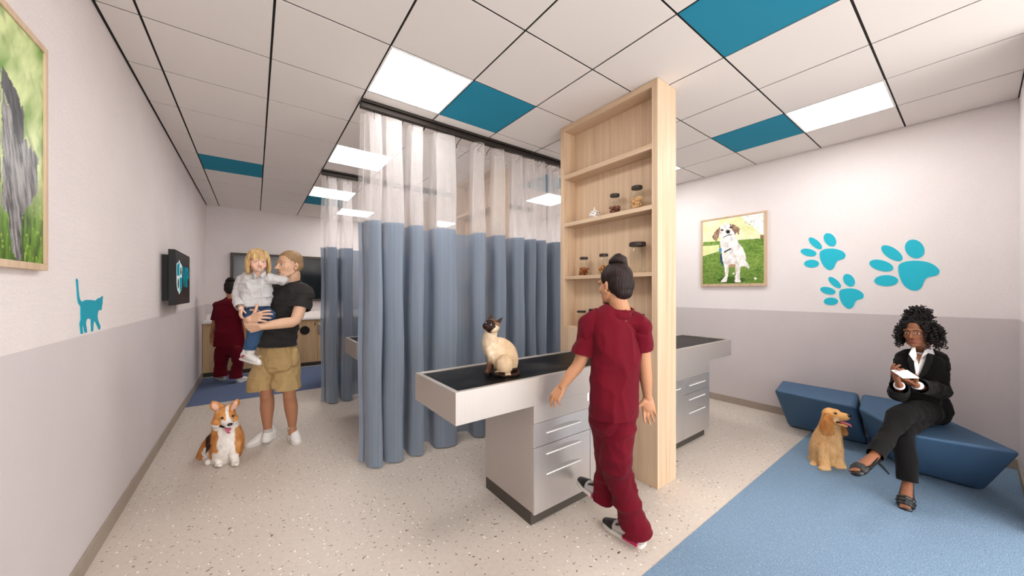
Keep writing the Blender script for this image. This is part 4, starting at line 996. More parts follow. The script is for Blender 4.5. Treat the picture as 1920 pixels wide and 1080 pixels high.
# ================================================================== the near nurse, walking away past the table
def J(d0):
    return lambda px, py, dd=0.0: W(px, py, d0 + dd)
def nurse_near():
    q = J(2.0)
    r = thing('person', 'woman in maroon scrubs seen from behind, walking beside the exam table, hair in a bun', 'person', (1.78, 1.22, 0), 'staff in maroon scrubs')
    skin, skd = '#bf8c6a', '#a3704f'
    fw = ray_dir(-.35, .94)                                   # where the trunk faces
    rt = fw.cross(UV)
    HF = Frame(q(1151, 534, -.005), ray_dir(-.50, .86, -.08), (UV + RV * .02).normalized(), .97)
    b = MB(3); head(b, HF)
    neckb = q(1163, 583, .0)
    b.tube([HF(0, -.012, -.03), HF(0, -.022, -.09), neckb, q(1160, 600)], [(.052, .055), (.050, .052), (.062, .056), (.10, .07)], 20, up=fw)
    # shoulders, arms and hands
    shL, shR = q(1114, 604, .02), q(1199, 606, -.01)
    elL, wrL = q(1086, 682, .03), q(1055, 724, .05)
    elR, wrR = q(1209, 688, .0), q(1214, 744, .02)
    b.tube([shL, q(1163, 603, .03), shR], [(.03, .035), (.045, .04), (.03, .035)], 16)
    b.tube([shL - UV * .02, (shL + elL) / 2, elL, (elL + wrL) / 2 + UV * .004, wrL], [.036, .043, .037, .034, .0235], 16)
    b.tube([shR - UV * .02, (shR + elR) / 2, elR, (elR + wrR) / 2, wrR], [.036, .043, .037, .034, .0235], 16)
    hand(b, wrL, ray_dir(-.52, .12, -.84), ray_dir(.62, .6, -.32), -1, .96, curls=[(22, 24, 14), (14, 20, 12), (16, 22, 14), (26, 26, 16)], spread=5, thumb=(.8, .45, .35), tcurl=10)
    hand(b, wrR, ray_dir(.08, -.05, -1), ray_dir(-.15, -1, -.05), 1, .94, curls=[(18, 22, 14), (20, 24, 14), (24, 26, 16), (28, 28, 18)], spread=5, thumb=(.62, .80, .10), tcurl=-14)
    # trunk and legs under the clothes
    hip = q(1150, 770, .02)
    b.tube([q(1160, 610, .02), q(1153, 690, .02), hip], [(.10, .06), (.09, .06), (.10, .07)], 20, up=fw)
    kR, aR = q(1157, 868, -.02), q(1193, 985, -.03)
    kL, aL = q(1137, 858, .07), q(1134, 916, .14)
    hR, hL = q(1164, 790, .0), q(1134, 785, .05)
    for h_, k_, a_ in ((hR, kR, aR), (hL, kL, aL)): b.tube([h_, k_, a_], [.075, .052, .036], 16)
    def paint(V):
        C = skin_tone(V, skin, skd, 3); L = HF.inv(V)
        hm = (np.abs(L[:, 0]) < .12) & (np.abs(L[:, 1]) < .16) & (np.abs(L[:, 2]) < .16)
        return np.where(hm[:, None], face_paint(C, L, '#9c5a50', '#1d1210', '#2a1a12'), C)
    sculpt('body', b, .0036, MAT['skin'], r, 5, None, paint)
    bun_hair(r, HF, q(1160, 491, -.005), .049, 5)
    # tunic
    t = MB(3)
    cols = [(582, 1141, 1186, .064), (588, 1132, 1192, .072), (597, 1117, 1200, .080), (610, 1106, 1205, .098), (640, 1104, 1206, .112), (680, 1104, 1203, .112), (715, 1103, 1201, .110), (750, 1102, 1198, .118), (775, 1103, 1194, .118), (800, 1104, 1192, .118)]
    t.tube([q((a + c) / 2 + (.0), y, .015) for y, a, c, d in cols], [((c - a) / 2 / FPX * 2.0 * .97 - .012, d - .012) for y, a, c, d in cols], 32, up=fw)
    seL = q(1092, 664, .025); seR = q(1207, 657, .0)
    eL, eR = (seL - shL).normalized(), (seR - shR).normalized()
    t.tube([shL * .4 + seL * .6, shL * .75 + seL * .25, shL - UV * .004, q(1163, 603, .02), shR - UV * .004, shR * .75 + seR * .25, shR * .4 + seR * .6], [.034, (.050, .052), (.048, .050), (.066, .060), (.046, .050), (.046, .050), .032], 20)
    t.ell(q(1165, 591, -.03), (.052, .045, .026)); t.ell(q(1150, 590, .03), (.05, .045, .024))
    def disp(V, N):
        V = folds(((6, 6, 2.2), .016, 4), ((14, 14, 6), .008, 9), ((3, 3, 7), .009, 15))(V, N)
        s = V @ np.array(list(RV)); z = V[:, 2]                 # diagonal drag lines from the shoulder blades to the small of the back
        g = np.sin((z * 9 + s * 16)) * np.exp(-((z - 1.02) / .22) ** 2); return V + N * (.006 * g)[:, None]
    top = sculpt('tunic', t, .006, MAT['scrub'], r, 4, disp, None, .5, [(q(1150, 779), -UV + RV * .06, .5)])
    sf = folds(((8, 8, 4), .010, 71), ((16, 16, 12), .006, 73))
    sleeve(top, MAT['scrub'], [shL * .85 + seL * .15, shL * .6 + seL * .4, shL * .3 + seL * .7, seL], [.034, (.054, .057), (.058, .062), (.060, .065)], eL + RV * .12, disp=sf)
    sleeve(top, MAT['scrub'], [shR * .85 + seR * .15, shR * .6 + seR * .4, shR * .3 + seR * .7, seR], [.034, (.048, .054), (.050, .057), (.046, .058)], eR, disp=sf)
    MB().tube([neckb + UV * .008 + (RV * math.cos(a) * .072 + DV * math.sin(a) * .066) + UV * .012 * math.sin(a) for a in [2 * PI * j / 24 for j in range(25)]], .0085, 8).obj('collar_band', MAT['scrub'], top, True)
    MB().box(-.006, .006, -.002, .002, -.022, .022).obj('side_tag', MAT['blouse'], top).location = q(1103, 744, -.05) - top.location
    # trousers
    p = MB(3)
    p.tube([q(1151, 745, .02), q(1150, 790, .02)], [(.118, .095), (.098, .088)], 28, up=fw)
    p.tube([hR + UV * .05, q(1158, 830, -.005), kR, q(1167, 910, -.02), q(1181, 955, -.03), q(1192, 990, -.03), q(1196, 1010, -.035), q(1197, 1030, -.035)], [.078, .070, .064, .058, .056, .060, .066, .066], 24)
    p.tube([hL + UV * .05, q(1138, 820, .06), kL, q(1133, 890, .11), q(1133, 922, .14), q(1132, 940, .14), q(1131, 952, .14)], [.072, .058, .052, .049, .048, .050, .050], 22)
    sculpt('trousers', p, .006, MAT['scrub'], r, 5, folds(((5, 5, 2.5), .016, 22), ((9, 9, 11), .012, 27), ((20, 20, 20), .004, 33)), None, .5, [(q(1195, 1000, -.035), Vector((0, 0, -1)) + RV * .12, .24), (q(1132, 934, .14), Vector((0, 0, -1)) + DV * .3, .22)])
    # trainers
    def trainer(h, t_, up, nm):
        o = shoe(r, h, t_, .085, .094, MAT['grey_mesh'], MAT['sole'], up, .012)
        h, t_ = Vector(h), Vector(t_); d = (t_ - h).normalized(); L = (t_ - h).length; u = (up - d * up.dot(d)).normalized(); a = d.cross(u)
        MB().tube([h + d * L * .70 + u * .034, h + d * L * .93 + u * .026], [(.043, .029), (.026, .016)], 16, up=u).obj('toe_cap', MAT['shoe_black'], o, True)
        MB().box(-.045, .045, -.0490, .0490, -.009, .009).obj('side_stripe', MAT['pink'], o).matrix_local = Matrix.Translation(h + d * L * .24 + u * .022 - o.location) @ Matrix((d, a, u)).transposed().to_4x4()
        MB().tube([h + d * L * .46 + u * .075, h + d * L * .60 + u * .058], [(.030, .008), (.034, .008)], 12, up=u).obj('tongue', MAT['shoe_black'], o, True)
        return o
    g = lambda px, py: W(px, py, FPX * EYE / (py - HOR))
    f1 = g(1205, 1025); f2 = g(1143, 988); dd_ = (f2 - f1).normalized()
    trainer(f1 - dd_ * .01, f1 + dd_ * .265, UV, 'trainer')
    h2_ = W(1142, 951, 2.10); d2_ = (W(1110, 912, 2.205) - h2_).normalized(); d2_ = (d2_ + UV * -.28).normalized()
    trainer(h2_, h2_ + d2_ * .255, UV, 'trainer')
nurse_near()

# ================================================================== the far nurse at the back cabinets
def nurse_far():
    q = J(5.5)
    r = thing('person', 'woman in maroon scrubs seen from behind, facing the back cabinets beside the left wall', 'person', (-.36, 7.2, 0), 'staff in maroon scrubs')
    fw = ray_dir(-.25, .97)
    HF = Frame(q(432, 541), ray_dir(-.60, .80, -.05), UV, .97)
    b = MB(3); head(b, HF)
    b.tube([HF(0, -.012, -.03), HF(0, -.022, -.09), q(435, 562), q(434, 570)], [(.052, .055), (.050, .052), (.062, .056), (.10, .07)], 18, up=fw)
    shL, shR = q(410, 573), q(455, 575)
    elL, wrL = q(403, 607, .0), q(396, 632, .02); elR, wrR = q(461, 612), q(462, 634)
    b.tube([shL, q(433, 571), shR], [(.05, .055), (.07, .065), (.05, .055)], 16)
    b.tube([shL, elL, wrL], [.052, .042, .026], 14); b.tube([shR, elR, wrR], [.052, .042, .026], 14)
    hand(b, wrL, ray_dir(-.05, .1, -1), ray_dir(.9, .3, 0), -1, .96, (18, 22, 14), 4, (.7, .6, .25), 8)
    hand(b, wrR, ray_dir(.0, .1, -1), ray_dir(-.9, .2, 0), 1, .96, (18, 22, 14), 4, (.7, .6, .25), 8)
    b.tube([q(433, 580), q(433, 625), q(432, 645)], [(.10, .06), (.10, .07), (.11, .08)], 18, up=fw)
    hL, hR = q(419, 650), q(446, 650); kL, kR = q(417, 676), q(447, 678); aL, aR = q(415, 703), q(444, 706)
    for a_ in ((hL, kL, aL), (hR, kR, aR)): b.tube(a_, [.08, .055, .038], 14)
    sculpt('body', b, .0065, MAT['skin'], r, 2, None, lambda V: skin_tone(V, '#b5805c', '#9a6849', 3))
    bun_hair(r, HF, q(432, 526), .055, 8)
    t = MB(3); cols = [(560, 425, 444, .07), (563, 420, 447, .075), (569, 412, 453, .09), (580, 408, 458, .11), (600, 409, 456, .12), (620, 407, 458, .125), (640, 404, 461, .135), (660, 404, 461, .135)]
    t.tube([q((a + c) / 2, y, .02) for y, a, c, d in cols], [((c - a) / 2 / FPX * 5.5 * .96 - .012, d - .01) for y, a, c, d in cols], 30, up=fw)
    seL, seR = q(404.5, 600), q(460, 600)
    eL, eR = (seL - shL).normalized(), (seR - shR).normalized()
    t.tube([shL, q(433, 568), shR], [(.058, .06), (.085, .075), (.058, .06)], 16)
    top = sculpt('tunic', t, .008, MAT['scrub'], r, 4, folds(((5, 5, 3), .018, 4), ((12, 12, 8), .008, 9)), None, .5, [(q(432, 648), -UV, .6)])
    sleeve(top, MAT['scrub'], [shL + RV * .02, shL - UV * .02, seL], [.055, (.062, .066), (.066, .07)], eL, .008)
    sleeve(top, MAT['scrub'], [shR - RV * .02, shR - UV * .02, seR], [.055, (.062, .066), (.064, .068)], eR, .008)
    p = MB(3); p.tube([q(432.5, 632, .02), q(432.5, 648, .02), q(432.5, 656, .02)], [(.17, .10), (.175, .10), (.165, .10)], 26, up=fw)
    for (hx, hy), (kx, ky), (ax, ay) in (((419, 656), (415.5, 678), (413.5, 706)), ((446, 656), (447, 680), (444, 709))):
        p.tube([q(hx, hy), q((hx + kx) / 2, (hy + ky) / 2), q(kx, ky), q(ax, ay - 14), q(ax, ay - 2), q(ax, ay + 6)], [.092, .080, .066, .064, .074, .076], 22)
    sculpt('trousers', p, .008, MAT['scrub'], r, 4, folds(((5, 5, 3), .018, 22), ((9, 9, 10), .010, 27)), None, .5, [(q(413.5, 705), -UV, .2), (q(444, 708), -UV, .2)])
    g = lambda px, py: W(px, py, FPX * EYE / (py - HOR))
    f = g(420, 712.5); shoe(r, f, f + ray_dir(-.80, .45, 0) * .25, .085, .092, MAT['grey_mesh'], MAT['sole'], UV, .01)
    f = g(446, 718); shoe(r, f, f + ray_dir(-.1, .99, 0) * .25, .085, .094, MAT['shoe_white'], MAT['sole'], UV, .01)
nurse_far()
# ================================================================== the standing man holding the child
def man():
    q = J(3.25)
    r = thing('person', 'man in charcoal t-shirt and khaki shorts standing, holding the small child on his arm', 'person', (.15, 3.9, 0))
    fw = ray_dir(-.42, -.90)                                  # trunk turned a little to the photo's left
    HF = Frame(q(542.5, 496.5, .0), ray_dir(-.44, -.90, -.03), UV, 1.10)
    b = MB(3); head(b, HF, nose=1.3)
    nb = q(545, 530, .05)
    b.tube([HF(0, -.015, -.03), HF(0, -.028, -.085), nb, q(545, 538, .05)], [(.058, .062), (.058, .062), (.068, .066), (.10, .08)], 20, up=fw)
    shL, shR = q(573, 551, .04), q(516, 548, .10)             # his left shoulder shows right of his head
    elL, wrL = q(553, 601, -.12), q(491, 612, -.33)
    elR, wrR = q(484, 592, .10), q(465, 601, -.24)
    b.tube([shR, q(545, 545, .07), shL], [(.042, .045), (.06, .055), (.042, .045)], 18)
    b.tube([shL - UV * .02, (shL + elL) / 2, elL, (elL * .6 + wrL * .4) + UV * -.004, wrL], [.048, .052, .047, .046, .031], 18)
    b.tube([shR - UV * .02, (shR + elR) / 2, elR, (elR + wrR) / 2, wrR], [.048, .052, .047, .043, .031], 18)
    # right hand laid over the child's thigh, left hand closed round the right wrist
    hand(b, q(468, 599, -.345), ray_dir(.80, -.10, .22), ray_dir(.05, .86, -.30), 1, 1.12, curls=[(18, 22, 14), (20, 24, 16), (22, 26, 16), (24, 26, 18)], spread=8, thumb=(.35, .9, .1), tcurl=-6)
    b.tube([wrR, q(464, 601, -.31), q(468, 599, -.345)], [.031, .030, .031], 14)
    hand(b, q(488, 612.5, -.345), ray_dir(-.97, -.05, -.12), ray_dir(.05, .80, .45), -1, 1.12, curls=[(46, 52, 30), (50, 55, 30), (52, 58, 32), (55, 58, 32)], spread=3, thumb=(.75, .45, .4), tcurl=12)
    # trunk, legs
    b.tube([q(545, 545, .08), q(533, 590, .08), q(523, 640, .06), q(521, 660, .06)], [(.13, .08), (.115, .075), (.11, .075), (.12, .08)], 22, up=fw)
    hR, hL = q(503, 662, .06), q(540, 662, .10)
    kR, aR = q(499, 735, .02), q(502, 802, .06)
    kL, aL = q(542.5, 735, .06), q(548, 799, .14)
    b.tube([hR, (hR + kR) / 2, kR, q(501, 748, .05), q(501, 765, .06), q(501, 785, .06), aR, q(502, 813, .06)], [.07, .065, .054, .056, .058, .045, .036, .04], 18)
    b.tube([hL, (hL + kL) / 2, kL, q(543.5, 748, .09), q(546, 765, .12), q(547.5, 785, .13), aL, q(549, 812, .12)], [.07, .065, .054, .055, .057, .044, .035, .04], 18)
    cut_hair = lambda L: (L[:, 2] > .052 - .25 * np.minimum(L[:, 1] - .02, 0) * 0 + .0) 
    def paint(V):
        L = HF.inv(V); x, y, z = L[:, 0], L[:, 1], L[:, 2]
        C = skin_tone(V, '#d8b093', '#bd8d70', 7)
        leg = V[:, 2] < .60; C = np.where(leg[:, None], skin_tone(V, '#b27f60', '#94624a', 9), C)
        hm = (np.abs(x) < .13) & (np.abs(y) < .16) & (z > -.125) & (z < .16)
        C = np.where(hm[:, None], face_paint(C, L, '#b67f70', '#9a7a5e', '#4a5a5e', '#6a4c3a', .027, .9, None, .9, .8), C)
        j = .002 * (n3(V, (160, 160, 160), 3) - .5)
        line = np.where(y > .03, .073 - .35 * (y - .06) * 0, np.where(y > -.0, .03, -.055)) + j
        hair = hm & (z > line) & ~((np.abs(x) > .078) & (z < .03))
        hc = mixc('#7d5f42', '#a98660', n3(V, (220, 220, 90), 12)); C = np.where(hair[:, None], hc, C)
        st = hm & (y > .03) & (z < -.045) & (n3(V, (300, 300, 300), 5) > .62); C = np.where(st[:, None], C * .93, C)
        return C
    def disp(V, N):
        L = HF.inv(V); hm = (np.abs(L[:, 0]) < .12) & (np.abs(L[:, 1]) < .15) & (L[:, 2] > .072)
        return V + N * (hm * .004)[:, None]
    sculpt('body', b, .0036, MAT['skin'], r, 5, disp, paint)
    # short cropped hair cap
    hb = MB(3); E = lambda c, rr: hb.ell(HF(*c), tuple(v * HF.k for v in rr), HF.rot(), 26, 18)
    E((0, -.018, .044), (.0765, .094, .081)); E((0, -.050, .0), (.071, .060, .070))
    sculpt('hair', hb, .0042, MAT['hair'], r, 2, lambda V, N: V + N * (.0022 * (n3(V, (240, 240, 240), 2) - .5))[:, None], lambda V: mixc('#7d6143', '#a98a66', n3(V, (200, 200, 60), 4)),
           cuts=[(HF(0, .052, .062), HF.y * .95 - HF.z * .5, .3), (HF(0, 0, -.052), -HF.z, .3)])
    # t-shirt
    t = MB(3); fx = 3.25 / FPX
    cols = [(531, 528, 560, .078), (535, 522, 568, .090), (546, 512, 578, .108), (560, 506, 574, .122), (580, 503, 567, .124), (600, 501, 561, .122), (622, 494, 557, .130), (643, 487, 555.5, .150), (660, 486, 557, .155)]
    t.tube([q((a + c) / 2, y, .075) for y, a, c, d in cols], [((c - a) / 2 * fx * .96 - .008, d - .004) for y, a, c, d in cols], 32, up=fw)
    seL = q(562, 580, -.02); eL = (seL - shL).normalized(); seR = q(500, 575, .13); eR = (seR - shR).normalized()
    t.tube([shR * .4 + seR * .6, shR * .75 + seR * .25, shR, q(545, 541, .07), shL, shL * .75 + seL * .25, shL * .4 + seL * .6], [.042, (.058, .060), (.058, .060), (.088, .084), (.060, .062), (.062, .064), .044], 20)
    neck_p = nb + UV * .004
    def sd(V, N):
        V = folds(((5, 5, 3), .014, 40), ((8, 8, 14), .012, 44), ((18, 18, 20), .005, 47))(V, N)
        z = V[:, 2]; s = V @ np.array(list(RV)); return V + N * (.009 * np.sin(z * 60 + s * 34) * np.exp(-((z - .99) / .10) ** 2))[:, None]
    sh = sculpt('t_shirt', t, .006, MAT['charcoal'], r, 4, sd, None, .5, [(q(521, 648, .06), -UV + RV * -.03, .5)])
    sf = folds(((7, 7, 5), .012, 71), ((14, 14, 14), .007, 73))
    sleeve(sh, MAT['charcoal'], [shL * .85 + seL * .15, shL * .6 + seL * .4, shL * .3 + seL * .7, seL], [.040, (.062, .066), (.068, .073), (.071, .076)], eL + RV * .15, disp=sf)
    sleeve(sh, MAT['charcoal'], [shR * .85 + seR * .15, shR * .6 + seR * .4, shR * .3 + seR * .7, seR], [.040, (.058, .062), (.064, .068), (.066, .070)], eR, disp=sf)
    ring = [neck_p + (RV * math.cos(a) * .080 + DV * math.sin(a) * .074) - UV * (.28 * (fw.dot(RV) * math.cos(a) * .080 + fw.dot(DV) * math.sin(a) * .074)) for a in [2 * PI * j / 28 for j in range(29)]]
    MB().tube(ring, .0085, 8).obj('collar_band', MAT['charcoal'], sh, True)
    MB().ell(q(529.5, 541, -.055), (.006, .003, .006)).obj('button', MAT['dark'], sh, True)
    # shorts
    p = MB(3)
    p.tube([q(520, 640, .07), q(521, 660, .07), q(522, 680, .07)], [(.135, .09), (.150, .105), (.155, .115)], 28, up=fw)
    p.tube([q(504, 676, .06), q(496, 694, .04), q(489, 715, .02), q(488.5, 729, .02), q(488.5, 742, .02)], [(.092, .098), (.098, .100), (.100, .100), (.104, .102), (.104, .102)], 24, up=fw)
    p.tube([q(537, 676, .09), q(536, 694, .09), q(534, 712, .08), q(534.5, 727, .07), q(534.5, 740, .07)], [(.092, .098), (.098, .100), (.101, .102), (.107, .106), (.107, .106)], 24, up=fw)
    p.ell(q(551, 670, .06), (.028, .045, .085))
    def pd(V, N):
        V = folds(((5, 5, 1.6), .016, 60), ((11, 11, 4), .010, 64), ((16, 16, 22), .005, 67))(V, N); return V
    so = sculpt('shorts', p, .006, MAT['khaki'], r, 4, pd, None, .5, [(q(521, 649, .07), UV, .5), (q(488.5, 730, .02), -UV + RV * .1, .19), (q(534.5, 727.5, .07), -UV - RV * .1, .19)])
    pts = [q(534, 650, -.07), q(535, 662, -.075), q(536, 676, -.065)]
    MB().tube([q(538, 651, -.06), q(543, 664, -.055), q(548, 676, -.03)], .0035, 6).obj('pocket_seam', MAT['khaki'], so, True)
    # white trainers
    g = lambda px, py: W(px, py, FPX * EYE / (py - HOR))
    to = g(459, 841); he = g(509, 822); d_ = (to - he).normalized(); shoe(r, to - d_ * .27, to, .098, .098, MAT['shoe_white'], MAT['sole'], UV, .005, MAT['grey_mesh'], 'trainer', .024, q(502.5, 812, .06))
    to = g(558, 835); he = g(545, 812); d_ = (to - he).normalized(); shoe(r, to - d_ * .29, to, .10, .10, MAT['shoe_white'], MAT['sole'], UV, .005, MAT['grey_mesh'], 'trainer', .024, q(548, 811, .13))
    for (px, py, dd) in ((502, 808, .06), (548, 804, .14)):
        MB().tube([q(px, py + 5, dd), q(px, py - 2.5, dd)], [.041, .039], 18).obj('ankle_sock', MAT['grey_mesh'], r, True)
man()

def child():
    q = J(3.02)
    r = thing('person', 'small blonde child in white shirt and jeans carried by the standing man', 'person', (-.05, 3.75, .75))
    fw = ray_dir(.50, -.87)
    HF = Frame(q(483.5, 490.5, .0), ray_dir(.84, -.80, -.10), (UV - RV * .06).normalized(), .86)
    b = MB(3); head(b, HF, True, nose=-.3)
    b.tube([HF(0, -.015, -.03), HF(0, -.022, -.085), q(485, 517, .03), q(483, 524, .04)], [.040, .038, .040, .06], 16)
    shR, shL = q(459, 524, .03), q(503, 523, .05)
    elR, wrR = q(447.5, 553, .02), q(452, 578, -.07)
    elL, wrL = q(529, 526, .12), q(553, 520, .39)
    b.tube([shR, q(482, 523, .05), shL], [.025, .03, .025], 14)
    b.tube([shR, elR, wrR], [.026, .026, .021], 14); b.tube([shL, elL, q(543, 521, .31), wrL], [.026, .027, .024, .021], 14)
    hand(b, wrR, ray_dir(.12, -.25, -.95), ray_dir(.45, .85, .2), 1, .62, (16, 22, 14), 5, (.6, .75, .2), 6)
    hand(b, q(559, 517.5, .33), ray_dir(.30, -.85, -.42), ray_dir(-.6, -.25, -.75), -1, .74, (30, 34, 20), 6, (.5, .8, .2), 8)
    b.tube([wrL, q(559, 517.5, .33)], [.021, .020], 10)
    b.tube([q(483, 525, .05), q(480, 550, .05), q(478, 575, .06)], [(.07, .045), (.07, .045), (.07, .045)], 18, up=fw)
    hp = q(475, 578, .06); kn = q(475.5, 597, -.03); an = q(469, 655, -.02)
    b.tube([hp, kn, q(477, 622, -.02), an, q(467, 664, -.02)], [.06, .05, .046, .031, .03], 16)
    def paint(V):
        C = skin_tone(V, '#e6bfa8', '#d8a890', 3); L = HF.inv(V); hm = (np.abs(L[:, 0]) < .10) & (np.abs(L[:, 1]) < .14) & (np.abs(L[:, 2]) < .13)
        return np.where(hm[:, None], face_paint(C, L * np.array([1, 1, 1.12]), '#c98a80', '#c2a07c', '#4d5050', '#7d5a46', .022, .85, '#e0a08c', .74, .6), C)
    sculpt('body', b, .0030, MAT['skin'], r, 4, None, paint)
    # bobbed hair with a fringe
    hb = MB(3); K = HF.k
    E = lambda c, rr, e=(0, 0, 0): hb.ell(HF(*c), tuple(v * K for v in rr), HF.rot(e), 24, 16)
    E((0, -.016, .050), (.085, .100, .084)); E((0, -.055, -.03), (.080, .058, .095))
    for s in (-1, 1):
        hb.tube([HF(s * .050, .035, .092), HF(s * .080, .018, .045), HF(s * .090, .008, -.02), HF(s * .090, .004, -.085), HF(s * .083, .0, -.120)], [(.022 * K, .034 * K), (.020 * K, .042 * K), (.020 * K, .044 * K), (.018 * K, .040 * K), (.012 * K, .030 * K)], 16, up=HF.y)
        E((s * .036, .068, .054), (.038, .016, .036), (.26, 0, s * -.35))
    E((0, .080, .046), (.034, .012, .038), (.26, 0, 0))
    def hd(V, N):
        L = HF.inv(V); a = np.arctan2(L[:, 0], L[:, 1] + .02)
        return V + N * (.0035 * np.sin(a * 34 + 6 * n3(V, (30, 30, 8), 3)) * .6 + .006 * (n3(V, (70, 70, 10), 5) - .5))[:, None]
    sculpt('hair', hb, .0038, MAT['hair'], r, 2, hd, lambda V: mixc('#8f6a41', '#dcbb85', n3(V, (90, 90, 12), 8)))
    # shirt
    t = MB(3); fx = 3.02 / FPX
    cols = [(514, 474, 496, .048), (518, 467, 501, .056), (523, 457, 505, .07), (535, 457, 506, .085), (550, 457, 504, .09), (565, 458, 500, .092), (573, 460, 499, .09), (580, 462, 499, .09)]
    t.tube([q((a + c) / 2, y, .05) for y, a, c, d in cols], [((c - a) / 2 * fx * .95, d) for y, a, c, d in cols], 28, up=fw)
    sh = sculpt('shirt', t, .0045, MAT['white_shirt'], r, 4, folds(((7, 7, 8), .012, 5), ((12, 12, 24), .010, 8), ((30, 30, 30), .004, 11)), None, .5, [(q(479, 575, .05), -UV + RV * .05, .3)])
    sf = folds(((12, 12, 14), .010, 71), ((26, 26, 30), .005, 73))
    sleeve(sh, MAT['white_shirt'], [shR + RV * .02, shR - UV * .005, (shR + elR) / 2, elR, (elR + wrR) / 2, wrR + UV * .004], [.040, .048, .046, .043, .037, .031], (wrR - elR), .0045, sf)
    sleeve(sh, MAT['white_shirt'], [shL - RV * .02, shL, (shL + elL) / 2, elL, q(541, 524, .29), wrL], [.034, .040, .037, .033, .030, .027], (wrL - elL), .0045, sf)
    for s in (-1, 1):
        MB().tube([q(485 + s * 11, 511, .045), q(485 + s * 12, 513, -.01), q(485 + s * 6, 519, -.045)], [(.007, .014), (.008, .020), (.007, .020)], 12, up=UV).obj('collar', MAT['white_shirt'], sh, True)
    MB().tube([q(486, 520, -.045), q(489, 535, -.055), q(491.5, 555, -.06), q(492, 573, -.06)], (.0035), 6).obj('placket', MAT['white_shirt'], sh, True)
    for py, px in ((531, 488.6), (545, 490.6), (560, 492)): MB().ell(q(px, py, -.062), (.0045, .003, .0045)).obj('button', MAT['sole'], sh, True)
    # jeans: one leg in front of the man, the other round his far side
    p = MB(3)
    p.tube([q(479, 568, .05), q(478, 580, .06)], [(.090, .075), (.095, .085)], 22, up=fw)
    p.tube([hp + UV * -.02, q(474, 590, .02), kn, q(478, 606, -.03), q(476, 628, -.02), q(470, 650, -.02), q(468, 662, -.02)], [.072, .066, .058, .052, .046, .039, .038], 20)
    p.tube([q(487, 582, .10), q(500, 592, .06)], [.07, .06], 16)
    sculpt('jeans', p, .005, MAT['denim'], r, 4, folds(((10, 10, 18), .008, 3), ((24, 24, 40), .006, 7)), None, .5, [(q(469, 655, -.02), Vector((0, 0, -1)) - RV * .2, .09)])
    he = q(453, 674, .0); to = q(488, 684.5, -.09)
    o = shoe(r, he, to, .078, .072, MAT['shoe_white'], MAT['sole'], (UV + RV * .25).normalized(), .01, MAT['sole'], 'trainer', .018)
    d = (to - he).normalized(); u = UV - d * UV.dot(d); u.normalize(); a = d.cross(u)
    for k in range(2):
        c0 = he + d * (.052 + .018 * k) + u * .045; sd_ = -1 if a.dot(DV) > 0 else 1
        MB().tube([c0 + a * sd_ * .033 - d * .012 + u * -.012, c0 + a * sd_ * .034 + d * .014 + u * .012], .004, 8).obj('side_stripe', MAT['pink'], o, True)
    MB().tube([q(470, 655, -.02), q(468.5, 662, -.02), q(467.5, 668, -.02)], [.033, .033, .034], 16).obj('ankle_sock', MAT['sole'], r, True)
    MB().tube([q(480, 671, -.11), q(486, 667, -.13), q(489, 669, -.13)], .003, 6).obj('lace', MAT['sole'], o, True)
child()
